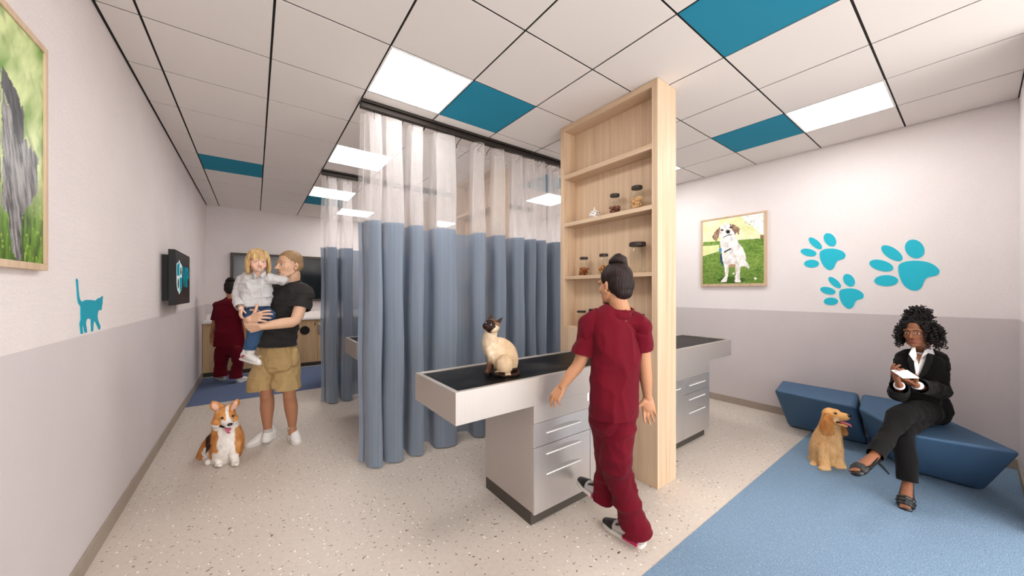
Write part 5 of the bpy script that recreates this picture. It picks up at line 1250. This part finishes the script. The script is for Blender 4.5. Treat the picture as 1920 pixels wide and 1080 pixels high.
# ================================================================== the seated woman with a tablet
def woman():
    q = J(2.62)
    r = thing('person', 'woman with dark curly hair in a black suit sitting cross-legged on the blue bench', 'person', (3.9, .2, .42))
    view = (RV * 1.18 + DV).normalized(); side = Vector((view.y, -view.x, 0))           # along and across the line of sight
    def vd(rt_, toward, up=0): return (side * rt_ - view * toward + UV * up).normalized()
    HF = Frame(q(1720, 623, -.02), vd(-.34, .94, -.05), (UV + side * -.04).normalized(), .92)
    fw = vd(-.35, .94)
    skin, skd = '#8d5b40', '#6d4029'
    b = MB(3); head(b, HF, nose=.2)
    nb = q(1728, 660, .05)
    b.tube([HF(0, -.015, -.03), HF(0, -.026, -.085), nb, q(1729, 668, .05)], [(.050, .052), (.046, .048), (.055, .052), (.07, .05)], 18, up=fw)
    shR, shL = q(1698, 672, .06), q(1760, 672, .03)
    elR, wrR = q(1686, 737, -.04), q(1686, 722, -.24)
    elL, wrL = q(1762, 732, -.06), q(1717, 722, -.22)
    b.tube([shR, q(1729, 668, .05), shL], [.035, .05, .035], 14)
    b.tube([shR - UV * .015, elR, wrR], [.026, .022, .0215], 14); b.tube([shL - UV * .015, elL, wrL], [.026, .022, .0215], 14)
    # tablet
    c0, c1, c2, c3 = W(1680, 692, 2.37), W(1704, 694, 2.37), W(1713, 709, 2.29), W(1690, 711, 2.29)
    ctr = (c0 + c1 + c2 + c3) / 4; tx = ((c1 - c0) + (c2 - c3)).normalized(); ty = ((c3 - c0) + (c2 - c1)); ty = (ty - tx * ty.dot(tx)).normalized(); tn = tx.cross(ty)
    if tn.dot(view) > 0: tn = -tn
    hand(b, q(1686, 722, -.24), vd(-.25, .30, .90), vd(.75, -.20, .40), 1, .92, curls=[(16, 18, 12), (24, 26, 16), (30, 30, 20), (36, 34, 22)], spread=9, thumb=(.55, .6, .4), tcurl=14)
    hand(b, q(1717, 722, -.22), vd(-.72, .35, .38), vd(.12, -.42, .85), -1, .92, curls=[(16, 20, 14), (18, 22, 14), (20, 24, 16), (24, 26, 18)], spread=5, thumb=(.35, .85, .30), tcurl=16)
    hipc = W(1738, 768, 2.70)
    b.tube([q(1729, 676, .05), q(1728, 720, .06), hipc], [(.09, .06), (.085, .06), (.11, .08)], 18, up=fw)
    hL, hR = W(1752, 772, 2.70), W(1728, 774, 2.68)
    kL, aL = W(1689, 780, 2.46), W(1637, 858, 2.30)
    kR, aR = W(1694, 806, 2.44), W(1701.5, 908, 2.365)
    for h_, k_, a_ in ((hL, kL, aL), (hR, kR, aR)): b.tube([h_, k_, (k_ * .45 + a_ * .55), a_], [.052, .038, .034, .026], 16)
    def foot(an, toe, up):
        an, toe = Vector(an), Vector(toe); d = (toe - an).normalized()
        b.tube([an, an * .55 + toe * .45, an * .22 + toe * .78, toe], [(.026, .030), (.029, .026), (.033, .016), (.026, .011)], 14, up=up)
        a_ = d.cross(Vector(up)).normalized()
        for k in range(5): b.tube([toe + a_ * (.020 - .010 * k) - d * .01, toe + a_ * (.021 - .0105 * k) + d * (.012 - .0022 * k)], [.007 - .0006 * k, .0058 - .0006 * k], 8)
        return d
    tL = W(1603, 881, 2.19); tR = W(1697, 950, 2.285)
    upL = (Vector((0, 0, 1)) + vd(-.5, .2) * .5).normalized()
    foot(aL, tL, upL); foot(aR, tR, UV)
    def paint(V):
        C = skin_tone(V, skin, skd, 3); L = HF.inv(V); hm = (np.abs(L[:, 0]) < .10) & (np.abs(L[:, 1]) < .14) & (np.abs(L[:, 2]) < .13)
        return np.where(hm[:, None], face_paint(C, L, '#8a4d46', '#241714', '#20140e', '#150d0b', .025, .85, None, .95, .7), C)
    sculpt('body', b, .0033, MAT['skin'], r, 4, None, paint)
    # curls: many small coils hanging round the head, more piled on top
    rnd = random.Random(11); c = MB()
    hb = MB(3); hb.ell(HF(0, -.022, .050), tuple(v * HF.k for v in (.081, .094, .083)), HF.rot()); hb.ell(HF(0, -.055, -.02), tuple(v * HF.k for v in (.078, .055, .085)), HF.rot())
    hb.ell(HF(-.005, -.05, .135), (.06, .055, .05), HF.rot())
    sculpt('scalp_hair', hb, .006, MAT['hair'], r, 2, None, lambda V: np.tile(L3('#120d0c'), (len(V), 1)))
    def coil(p, d, L, rad, th, turns):
        d = d.normalized(); s1 = d.orthogonal().normalized(); s2 = d.cross(s1); ph = rnd.uniform(0, 6); n = int(turns * 7)
        pts = [p + d * (L * k / n) + (s1 * math.cos(ph + k * .9) + s2 * math.sin(ph + k * .9)) * rad * (1 - .35 * k / n) for k in range(n + 1)]
        c.tube(pts, th, 5)
    for i in range(640):
        u_ = rnd.random()
        if u_ < .26:                                            # topknot cloud
            v = Vector((rnd.gauss(0, 1), rnd.gauss(0, 1), rnd.gauss(0, 1))).normalized()
            p = HF(-.005 + v.x * .062, -.045 + v.y * .060, .135 + v.z * .055); d = (HF.R @ Vector(v)) + Vector((rnd.uniform(-.5, .5), rnd.uniform(-.5, .5), rnd.uniform(-.6, .3)))
            coil(p, d, rnd.uniform(.015, .035), rnd.uniform(.006, .011), .0032, rnd.uniform(1.5, 2.6))
        elif u_ < .42:                                          # crown and front hairline
            a = rnd.uniform(-1.5, 1.5); el = rnd.uniform(.75, 1.35); p = HF(math.sin(a) * .088 * math.cos(el), -.022 + math.cos(a) * .100 * math.cos(el), .050 + .089 * math.sin(el))
            d = (HF.R @ Vector((math.sin(a) * .8, -.3, .2))) + Vector((rnd.uniform(-.5, .5), rnd.uniform(-.5, .5), rnd.uniform(-.9, .1)))
            coil(p, d, rnd.uniform(.022, .045), rnd.uniform(.006, .010), .0033, rnd.uniform(1.6, 2.8))
        elif u_ < .90:                                          # sides and back
            a = rnd.uniform(-2.55, 2.55); z = rnd.uniform(-.085, .10); w_ = math.sqrt(max(.1, 1 - (max(z, .0) / .15) ** 2)); rr = rnd.uniform(.088, .125)
            p = HF(math.sin(a) * rr * w_ * 1.02, -.025 - math.cos(a) * rr * w_ * .95, z); fy = -.025 - math.cos(a) * rr * w_ * .95
            if fy > .03 and abs(math.sin(a) * rr) < .062: continue
            d = UV * -1 + (HF.R @ Vector((math.sin(a), -math.cos(a), 0))) * .35 + Vector((rnd.uniform(-.3, .3), rnd.uniform(-.3, .3), 0))
            coil(p, d, rnd.uniform(.03, .065), rnd.uniform(.007, .011), .0033, rnd.uniform(2, 3.6))
        else:                                                   # hairline falling over the forehead's sides
            s = rnd.choice((-1, 1)); p = HF(s * rnd.uniform(.030, .075), rnd.uniform(.035, .070), rnd.uniform(.055, .095))
            coil(p, UV * -1 + side * s * .2, rnd.uniform(.025, .05), rnd.uniform(.006, .009), .003, rnd.uniform(1.6, 2.6))
    cm = c.obj('curls', MAT['curl'], r, True); cm['kind'] = 'stuff'
    # jacket
    t = MB(3); fx = 2.62 / FPX
    cols = [(662, 1716, 1744, .06), (668, 1700, 1757, .075), (685, 1697, 1764, .088), (705, 1697, 1762, .09), (728, 1700, 1757, .085), (748, 1700, 1758, .085), (760, 1701, 1760, .085), (772, 1702, 1760, .085)]
    t.tube([q((a + e) / 2, y, .055) for y, a, e, d in cols], [((e - a) / 2 * fx * .80, d) for y, a, e, d in cols], 30, up=fw)
    t.tube([shR, q(1729, 666, .05), shL], [(.05, .05), (.068, .058), (.05, .05)], 18)
    hemp = W(1735, 763, 2.68)
    jk = sculpt('jacket', t, .0055, MAT['suit'], r, 4, folds(((9, 9, 5), .008, 3), ((18, 18, 24), .004, 6)), None, .5, [(hemp, Vector((0, 0, -1)) + side * .12, .4)])
    sf = folds(((10, 10, 10), .010, 31), ((20, 20, 26), .006, 33))
    sleeve(jk, MAT['suit'], [shR + side * .02, shR - UV * .004, (shR + elR) / 2, elR + (elR - wrR) * .06, (elR + wrR) / 2, wrR * .86 + elR * .14], [.042, .048, .046, .050, .038, .034], (wrR - elR), .0055, sf)
    sleeve(jk, MAT['suit'], [shL - side * .02, shL - UV * .004, (shL + elL) / 2, elL + (elL - wrL) * .06, (elL + wrL) / 2, wrL * .86 + elL * .14], [.042, .048, .046, .052, .040, .036], (wrL - elL), .0055, sf)
    for w_, e_ in ((wrR, elR), (wrL, elL)): MB().tube([w_ * .90 + e_ * .10, w_ * .99 + e_ * .01], [.0285, .0275], 18, cap=False).obj('shirt_cuff', MAT['blouse'], r, True)
    # shirt front and collar in the jacket's opening: laid on the chest
    chest = lambda px, py, dd: q(px, py, dd)
    fr = [(1715, 663), (1734, 662), (1731, 675), (1727, 690), (1723, 702), (1717, 700), (1715, 685)]
    def slab(pts, d0, th, m, name, parent):
        P = [W(px, py, d) for px, py, d in pts]
        lo = [p + view * th for p in P]; o = MB().prism(lo, P).obj(name, m, parent, False, .0015)
        bm = bmesh.new(); bm.from_mesh(o.data); bmesh.ops.triangulate(bm, faces=[f for f in bm.faces if len(f.verts) > 4]); bm.to_mesh(o.data); bm.free(); return o
    D0 = 2.545
    sh = slab([(1713, 660, D0 + .06), (1739, 662, D0 + .05), (1735, 676, D0), (1729, 694, D0 - .02), (1723, 706, D0 - .02), (1717, 700, D0 - .02), (1714, 682, D0)], 0, .03, MAT['blouse'], 'shirt', r)
    slab([(1719, 663, D0 - .004 + .035), (1729, 665, D0 - .004 + .03), (1722.5, 684, D0 - .010)], 0, .004, plain('throat_skin', skin, .5), 'open_neck', sh)
    slab([(1711.5, 649, D0 + .04), (1716, 651, D0 + .02), (1719, 668, D0 - .012), (1713, 677, D0 - .014), (1704, 664, D0 + .015)], 0, .008, MAT['blouse'], 'collar', sh)
    slab([(1735, 653, D0 + .02), (1748, 652, D0 + .05), (1752.5, 665, D0 + .02), (1740, 662, D0 - .012), (1727, 671, D0 - .014)], 0, .008, MAT['blouse'], 'collar', sh)
    # lapels
    slab([(1704, 664, D0 + .012), (1712, 677, D0 - .016), (1717, 700, D0 - .034), (1714, 708, D0 - .034), (1706, 690, D0 - .022), (1701, 676, D0 - .006)], 0, .007, MAT['suit'], 'lapel', jk)
    slab([(1752, 665, D0 + .012), (1741, 664, D0 - .014), (1729, 692, D0 - .034), (1722, 712, D0 - .036), (1738, 700, D0 - .03), (1747, 682, D0 - .018)], 0, .007, MAT['suit'], 'lapel', jk)
    # trousers
    p = MB(3)
    p.tube([hipc + UV * .06, hipc + UV * .012], [(.115, .095), (.125, .10)], 26, up=fw)
    p.tube([hL, (hL + kL) / 2 + UV * .01, kL, kL * .8 + aL * .2 + vd(-.3, .3) * .005, (kL + aL) / 2, kL * .2 + aL * .8, aL], [.084, .072, .056, .052, .044, .038, .036], 22)
    p.tube([hR, (hR + kR) / 2, kR, (kR + aR) / 2, kR * .2 + aR * .8, aR], [.08, .070, .050, .044, .041, .042], 22)
    sculpt('trousers', p, .0055, MAT['suit'], r, 4, folds(((6, 6, 4), .010, 41), ((13, 13, 8), .005, 44)), None, .5, [(kL * .06 + aL * .94, aL - kL, .10), (kR * .06 + aR * .94, aR - kR, .12)])
    # platform pumps
    def pump(an, toe, up, heel_dir):
        an, toe = Vector(an), Vector(toe); d = (toe - an); d = d.normalized(); up = Vector(up); up = (up - d * up.dot(d)).normalized(); a_ = d.cross(up)
        hk = an - d * .030 - up * .028                                      # back of the heel cup
        bm_ = MB()
        bm_.tube([toe - d * .075 - up * .020, toe - d * .035 - up * .022, toe + d * .004 - up * .021], [(.039, .022), (.040, .022), (.032, .018)], 16, up=up)
        bm_.tube([hk + up * .010, an * .5 + toe * .5 - up * .030, toe - d * .06 - up * .024], [(.028, .012), (.028, .010), (.036, .014)], 14, up=up)
        bm_.tube([hk + up * .045 - d * .004, hk + up * .004], [(.024, .010), (.028, .014)], 14, up=d)
        for s in (-1, 1): bm_.tube([hk + up * .030 + a_ * s * .020, an * .5 + toe * .5 + a_ * s * .031 - up * .014, toe - d * .055 + a_ * s * .034 - up * .004], [.006, .007, .010], 8)
        bm_.tube([toe - d * .064 + a_ * .036 - up * .008, toe - d * .060 + a_ * .022 + up * .014, toe - d * .058 + up * .022, toe - d * .060 - a_ * .022 + up * .014, toe - d * .064 - a_ * .036 - up * .008], [.010, .010, .011, .010, .010], 10)
        bm_.tube([toe - d * .040 + a_ * .038 - up * .012, toe - d * .037 + a_ * .024 + up * .010, toe - d * .035 + up * .018, toe - d * .037 - a_ * .024 + up * .010, toe - d * .040 - a_ * .038 - up * .012], [.011, .011, .012, .011, .011], 10)
        bm_.tube([toe - d * .018 + a_ * .036 - up * .014, toe - d * .016 + a_ * .024 + up * .004, toe - d * .016 + up * .011, toe - d * .016 - a_ * .024 + up * .004, toe - d * .018 - a_ * .036 - up * .014], [.010, .010, .010, .010, .010], 10)
        o = sculpt('pump', bm_, .0035, MAT['patent'], r, 2)
        MB().tube([hk + up * .0, hk + heel_dir * .05, hk + heel_dir * .115], [.013, .008, .0055], 12).obj('stiletto_heel', MAT['patent'], o, True)
        return o
    pump(aL, tL, upL, (-upL * .8 + vd(.1, -.5) * .35).normalized()); pump(aR, tR, UV, Vector((0, 0, -1)))
    # the tablet lies in the hands: a thing of its own
    tb = thing('tablet', 'small white tablet held in the hands of the seated woman', 'tablet', ctr)
    hw, hh = .056, .040
    M4 = Matrix.Translation(ctr) @ Matrix((tx, ty, tn)).transposed().to_4x4()
    def slab2(x0, x1, y0, y1, z0, z1, m, name, bv): 
        o = MB().box(x0, x1, y0, y1, z0, z1).obj(name, m, tb, False, bv, 3); o.matrix_parent_inverse = Matrix.Identity(4); o.matrix_local = Matrix.Translation(-ctr) @ M4; return o
    slab2(-hw, hw, -hh, hh, -.0035, .0035, MAT['plate'], 'casing', .003)
    slab2(-hw + .010, hw - .010, -hh + .006, hh - .006, -.0042, -.0030, MAT['screen'], 'display', .0005)
    slab2(-hw + .012, -hw + .026, -hh + .010, -hh + .018, .0032, .0042, MAT['black'], 'camera_mark', .0005)
MAT['curl'] = plain('curl_black', '#15100f', .45, spec=.3)
woman()
# ================================================================== the animals
def look(u): v = (RV * u + DV).normalized(); return v, Vector((v.y, -v.x, 0))
MAT['wet'] = plain('wet_black', '#0d0b0b', .18, spec=.6)
MAT['tongue'] = plain('tongue_pink', '#d9748a', .4)
def eyeball(parent, c, r, col, name='eye'):
    return MB().ell(c, (r, r, r), None, 16, 12).obj(name, plain(name + '_colour', col, .08, spec=.7), parent, True)
def mask(L, c, r):  # soft ellipsoid weight in local points
    return ((L - np.array(c)) / np.array(r)) ** 2 @ np.ones(3) < 1

def corgi():
    view, side = look(-.83); d0 = 2.90
    r = thing('corgi', 'orange and white corgi sitting on the speckled floor left of the man, mouth open', 'dog', (-.24, 3.74, 0))
    q = lambda px, py, dd=0: W(px, py, d0 + dd)
    dr = lambda a, t, u=0: (side * a - view * t + UV * u).normalized()
    HF = Frame(q(422.5, 781, -.02), dr(.20, .97, -.10), (UV + side * .03).normalized(), 1.0)
    b = MB(3); E = lambda c, rr, e=(0, 0, 0): b.ell(HF(*c), rr, HF.rot(e), 22, 14)
    E((0, -.01, .004), (.074, .075, .064))
    for s in (-1, 1): E((s * .048, .0, -.036), (.042, .05, .046)); E((s * .030, .055, .012), (.022, .018, .016))
    b.tube([HF(0, .045, -.020), HF(0, .085, -.027), HF(0, .118, -.030)], [.044, .034, .026], 16)
    b.tube([HF(0, .03, -.062), HF(0, .070, -.078), HF(0, .092, -.082)], [.036, .024, .017], 14)
    for s, tip, mid in ((1, (398, 753), (405, 764)), (-1, (445, 749), (438.5, 762))):
        bs = HF(s * .052, -.015, .035); tp = q(*tip, -.02); md = q(*mid, -.02)
        b.tube([bs, md * .75 + bs * .25, md * .7 + tp * .3, md * .25 + tp * .75, tp], [(.022, .016), (.034, .012), (.036, .010), (.026, .009), (.010, .006)], 18, up=(HF.y + side * s * -.3))
    b.tube([HF(0, -.02, -.04), q(424, 806, .04), q(427, 828, .05), q(424, 850, .08), q(421, 862, .10)], [.075, .098, .115, .112, .09], 24)
    b.tube([q(421, 818, .09), q(407, 838, .15), q(396, 855, .20)], [.10, .115, .105], 22)
    b.ell(q(386.5, 855, .14), (.062, .085, .078), None); b.ell(q(433, 857, .16), (.07, .08, .075), None)
    for (sx, sy), (ex, ey), (px, py), dd in (((405, 828), (407, 850), (410.5, 870), -.02), ((441, 830), (438.5, 852), (441, 868), -.01)):
        b.tube([q(sx, sy, .03), q(ex, ey, .0), q(px, py - 6, dd), q(px, py, dd)], [.050, .036, .028, .029], 16)
        for k in (-1, 0, 1): b.ell(q(px + k * 3.6, py + 2.2, dd - .035 - .008 * (k == 0)), (.013, .022, .013), None)
    for px, py, dd in ((391, 866, .0), (426, 865, .05)): b.tube([q(px - 2, py - 2, dd + .10), q(px, py, dd)], [.032, .026], 14)
    orange, white, sable = '#c9854a', '#efe9e2', '#3a2a24'
    def paint(V, N):
        L = HF.inv(V); x, y, z = L[:, 0], L[:, 1], L[:, 2]; n = n3(V, (40, 40, 40), 2)
        C = mixc('#b9743c', '#dca263', n3(V, (60, 60, 25), 1)); wh = mixc('#ddd5cc', '#f7f2ec', n)
        px = 960 + FPX * ((V @ np.array(list(RV))) / (V @ np.array(list(DV)))); dz = V[:, 2]
        dep = V @ np.array(list(DV)); py = HOR - FPX * (dz - EYE) / dep
        jit = 5 * (n3(V, (28, 28, 28), 6) - .5); hd = (np.abs(x) < .13) & (z > -.105) & (z < .11) & (y > -.09)
        chest = (px + jit > 409 + np.maximum(0, (py - 828)) * -.1) & (px + jit < 441) & (py > 792) & (dep < 2.99)
        C = lay(C, chest & ~(z > -.055), wh)
        C = lay(C, (py > 850 + jit) & (dep < 2.95) & (px > 398), wh)
        C = lay(C, (py > 861) & (px < 400) & (dep < 2.96), wh); C = lay(C, (np.abs(px - 386 - jit) < 6) & (np.abs(py - 851) < 12) & (dep < 3.04), wh)
        sad = (px + jit > 386) & (px + jit < 395) & (np.abs(py - 829 - (391 - px) * 1.4) < 15); C = lay(C, sad, mixc(sable, '#5a4034', n))
        blaze = hd & (np.abs(x) < .010 + .02 * np.clip((.02 - z) / .05, 0, 1.5)) & (y > .02); muz = hd & (y > .055) & (z < .0) ; low = hd & (z < -.045 + .15 * (np.abs(x) - .05).clip(0)) & (y > -.04)
        C = lay(C, blaze | muz | low, wh)
        for ex, ey, ea, eb, er in ((404, 763, 5.2, 9.0, -.55), (439.5, 761, 4.6, 10.5, .45)):
            ux = (px - ex) * math.cos(er) + (py - ey) * math.sin(er); uy = -(px - ex) * math.sin(er) + (py - ey) * math.cos(er)
            C = lay(C, (z > .03) & (dep < 2.90) & ((ux / ea) ** 2 + (uy / eb) ** 2 < 1) & (N[:, 0] * view.x + N[:, 1] * view.y < -.1), '#eabfae')
        mouth = hd & (y > .030) & (z < -.046) & (z > -.068) & (np.abs(x) < .046); C = lay(C, mouth, '#2b1512')
        return C
    o = sculpt('body', b, .0045, MAT['fur'], r, 3, None, paint)
    down = np.array([0, 0, -1.0])
    def keepc(P):
        L = HF.inv(P); return ~((L[:, 1] > .035) & (L[:, 2] < .01) & (L[:, 2] > -.10)) & (P[:, 2] > .02)
    coat(o, 17000, lambda P: np.where(np.linalg.norm(P - np.array(list(HF.o)), axis=1) < .13, .006, np.where(P[:, 2] < .10, .007, .017)), .0010, lambda P: np.tile(down, (len(P), 1)), 3, .35, 0, keepc)
    MB().ell(HF(0, .146, -.017), (.018, .012, .013), HF.rot(), 18, 12).obj('nose', MAT['wet'], o, True)
    for s in (-1, 1): eyeball(o, HF(s * .034, .067, .018), .0105, '#1d100b')
    MB().tube([HF(0, .055, -.058), HF(0, .095, -.066), HF(.002, .108, -.084), HF(.003, .107, -.100)], [(.018, .006), (.021, .006), (.021, .006), (.018, .006)], 14, up=HF.z).obj('tongue', MAT['tongue'], o, True)
corgi()

def spaniel():
    view, side = look(.93); d0 = 2.86
    r = thing('spaniel_puppy', 'golden spaniel puppy sitting on the blue carpet beside the bench, looking up', 'dog', (3.72, .74, .002))
    q = lambda px, py, dd=0: W(px, py, d0 + dd)
    dr = lambda a, t, u=0: (side * a - view * t + UV * u).normalized()
    HF = Frame(q(1561, 780, -.02), dr(.93, .42, .16), (UV - side * .12).normalized(), 1.0)
    b = MB(3); E = lambda c, rr, e=(0, 0, 0): b.ell(HF(*c), rr, HF.rot(e), 22, 14)
    E((0, -.010, .010), (.052, .058, .054)); E((0, .022, .028), (.038, .036, .032))
    b.tube([HF(0, .030, .004), HF(0, .066, .006), HF(0, .084, .008)], [(.038, .038), (.035, .034), (.030, .029)], 16, up=HF.z)
    b.tube([HF(0, .02, -.040), HF(0, .055, -.056), HF(0, .078, -.064)], [(.034, .026), (.026, .016), (.018, .011)], 14, up=HF.z)
    b.tube([HF(0, -.02, -.02), q(1556, 800, .05), q(1551, 826, .06), q(1547, 848, .07), q(1543, 866, .08)], [.055, .068, .098, .105, .09], 24)
    b.ell(q(1531, 864, .10), (.052, .06, .068), None); b.ell(q(1563, 866, .10), (.05, .06, .06), None)
    for (sx, sy), (ex, ey), (px, py), dd in (((1545, 838), (1545, 862), (1546, 876), -.03), ((1566, 838), (1570.5, 860), (1575, 873), .0)):
        b.tube([q(sx, sy, .02), q(ex, ey, .0), q(px, py - 3, dd), q(px, py, dd)], [.052, .040, .037, .037], 16)
        for k in (-1, 0, 1): b.ell(q(px + k * 5.2, py + 2.6, dd - .030), (.018, .026, .017), None)
    b.tube([q(1528, 872, .06), q(1525, 876, .03)], [.036, .034], 12)
    gold = ('#b67c42', '#dfb27a')
    def paint(V):
        L = HF.inv(V); x, y, z = L[:, 0], L[:, 1], L[:, 2]; hd = (np.abs(x) < .07) & (y > -.07) & (z > -.08) & (z < .08)
        n = n3(V, (45, 45, 20), 2); C = mixc('#d2a36b', '#edc896', n); C = np.where(hd[:, None], mixc('#cb9458', '#e6b478', n), C)
        C = lay(C, hd & (y > .018) & (y < .052) & (z < .0) & (z > -.035), '#f3d8ae')
        C = lay(C, hd & (y > .03) & (z < -.030) & (z > -.046) , '#43211b')
        return C
    o = sculpt('body', b, .0042, MAT['fur'], r, 3, None, paint)
    ctr = np.array(list(HF.o)); down = np.array([0, 0, -1.0])
    def keeps(P): L = HF.inv(P); return ~((L[:, 1] > .025) & (np.abs(L[:, 0]) < .06) & (L[:, 2] > -.09)) & (P[:, 2] > .016)
    coat(o, 15000, lambda P: np.where(np.linalg.norm(P - ctr, axis=1) < .10, .006, np.where(P[:, 2] < .09, .008, .016)), .0016, lambda P: np.tile(down, (len(P), 1)), 5, .28, .6, keeps, .35)
    ep = lambda V: mixc('#ad6f3a', '#dba263', n3(V, (50, 50, 16), 7))
    for pts, rad in (([HF(.050, -.020, .022), q(1552, 786, -.085), q(1550, 800, -.095), q(1552, 812, -.09)], [(.018, .012), (.030, .014), (.044, .014), (.036, .012)]),
                     ([HF(-.048, -.015, .02), q(1572, 793, .06), q(1580, 806, .06), q(1584, 812, .05)], [(.014, .010), (.018, .010), (.024, .010), (.018, .008)])):
        e = MB(3); e.tube(pts, rad, 18, up=-view); eo = sculpt('ear', e, .004, MAT['fur'], r, 2, None, ep)
        coat(eo, 2600, .022, .0014, lambda P: np.tile(down, (len(P), 1)), 9, .25, .4)
    MB().ell(HF(0, .112, .020), (.016, .011, .012), HF.rot(), 18, 12).obj('nose', MAT['wet'], o, True)
    for s in (-1, 1):
        eyeball(o, HF(s * .032, .040, .034), .0095, '#241510')
    MB().tube([HF(0, .035, -.034), HF(0, .078, -.042), HF(.004, .100, -.052), HF(.006, .106, -.064)], [(.017, .005), (.019, .006), (.018, .005), (.012, .004)], 14, up=HF.z).obj('tongue', MAT['tongue'], o, True)
spaniel()

def cat():
    view, side = look(-.03); d0 = 2.21; zt = .9155
    r = thing('cat', 'cream cat with dark face and paws sitting on the black table top', 'cat', (1.28, 1.86, zt))
    q = lambda px, py, dd=0: W(px, py, d0 + dd)
    dr = lambda a, t, u=0: (side * a - view * t + UV * u).normalized()
    HF = Frame(q(921.5, 611, -.03), dr(-.50, .82, .30), (UV + side * .30).normalized(), 1.12)
    b = MB(3); E = lambda c, rr, e=(0, 0, 0): b.ell(HF(*c), tuple(v * 1.12 for v in rr), HF.rot(e), 22, 14)
    E((0, -.004, .0), (.046, .043, .040)); E((0, .028, -.014), (.021, .020, .016)); E((0, .022, -.026), (.015, .016, .010))
    for s in (-1, 1):
        E((s * .024, .014, -.014), (.022, .022, .020))
        b.tube([HF(s * .026, -.008, .022), HF(s * .033, -.010, .044), HF(s * .039, -.013, .066)], [(.019, .011), (.013, .008), (.0035, .003)], 14, up=HF.y)
    b.tube([HF(0, -.02, -.015), q(919, 632, .0), q(921, 648, .02), q(932, 664, .04), q(943, 679, .05), q(948, 688, .05)], [.036, .046, .060, .076, .078, .052], 28)
    b.tube([q(930, 644, .04), q(940, 647, .06), q(950, 656, .07), q(955.5, 668, .07), q(957, 680, .07), q(956, 690, .07)], [.042, .050, .056, .056, .052, .044], 28)
    b.ell(q(948, 668, .06), (.075, .07, .075), None)
    b.ell(q(946, 684, -.03), (.058, .05, .066), None)                       # near thigh
    b.tube([q(919, 655, -.01), q(920, 672, -.02), q(915.5, 690, -.025), q(913.5, 699, -.03)], [.034, .024, .0165, .0165], 14)
    b.tube([q(926, 660, .03), q(924, 676, .03), q(921, 690, .02), q(920, 697, .02)], [.03, .022, .016, .016], 14)
    for k in (-1, 0, 1): b.ell(q(911.5 + k * 2.6, 700.5, -.045 - .004 * (k == 0)), (.009, .015, .009), None); b.ell(q(918.5 + k * 2.4, 698.5, .0), (.008, .013, .008), None)
    b.tube([q(944, 701, -.03), q(930, 700.5, -.05)], [.018, .015], 12)
    b.tube([q(962, 690, .08), q(970, 694, .05), q(970, 701, -.01), q(955, 704, -.05), q(940, 704, -.06)], [.018, .015, .013, .011, .009], 12)
    def paint(V):
        L = HF.inv(V); x, y, z = L[:, 0], L[:, 1], L[:, 2]; n = n3(V, (60, 60, 60), 2)
        dep = V @ np.array(list(DV)); px = 960 + FPX * ((V @ np.array(list(RV))) / dep); py = HOR - FPX * (V[:, 2] - EYE) / dep; jit = 4 * (n3(V, (50, 50, 50), 9) - .5)
        cream = mixc('#cbb08f', '#e4d3ba', n); C = cream
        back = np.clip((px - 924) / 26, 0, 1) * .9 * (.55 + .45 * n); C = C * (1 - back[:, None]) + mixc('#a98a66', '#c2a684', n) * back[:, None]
        dark = mixc('#1d1412', '#3d2b23', n)
        leg = (px < 925 + jit) & (py > 662 + jit); w = np.clip((py - 662) / 22, 0, 1) * leg; C = C * (1 - w[:, None]) + mixc('#3b2620', '#6a4a38', n) * w[:, None]
        C = lay(C, ((py > 697.5) & (px < 947)) | (V[:, 2] < zt + .012), dark); C = lay(C, (V[:, 2] < zt + .036) & (px > 958) & (dep < 2.32), dark)
        hd = (np.abs(x) < .075) & (z > -.045) & (z < .08) & (y > -.05)
        m = hd & ((x / .040) ** 2 + ((z + .004) / .036) ** 2 < 1 + .3 * (n - .5)) & (y > .0); C = lay(C, m, dark)
        C = lay(C, hd & (z > .012) & (y > -.02) & ~m, mixc('#5a4233', '#8a6d54', n)); C = lay(C, hd & (z > .030) & (np.abs(x) > .016), mixc('#2a1d19', '#4d382d', n))
        return C
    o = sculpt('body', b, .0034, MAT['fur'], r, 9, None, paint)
    down = np.array([0, 0, -1.0])
    coat(o, 14000, .0065, .0007, lambda P: np.tile(down + np.array(list(side)) * .2, (len(P), 1)), 4, .3)
    MB().ell(HF(0, .047, -.012), (.0055, .004, .004), HF.rot(), 12, 8).obj('nose', MAT['wet'], o, True)
    for s in (-1, 1): eyeball(o, HF(s * .018, .0345, .004), .0054, '#7a9ab3'); MB().ell(HF(s * .0185, .0398, .0045), (.0020, .0012, .0038), HF.rot(), 10, 8).obj('pupil', MAT['wet'], o, True)
cat()
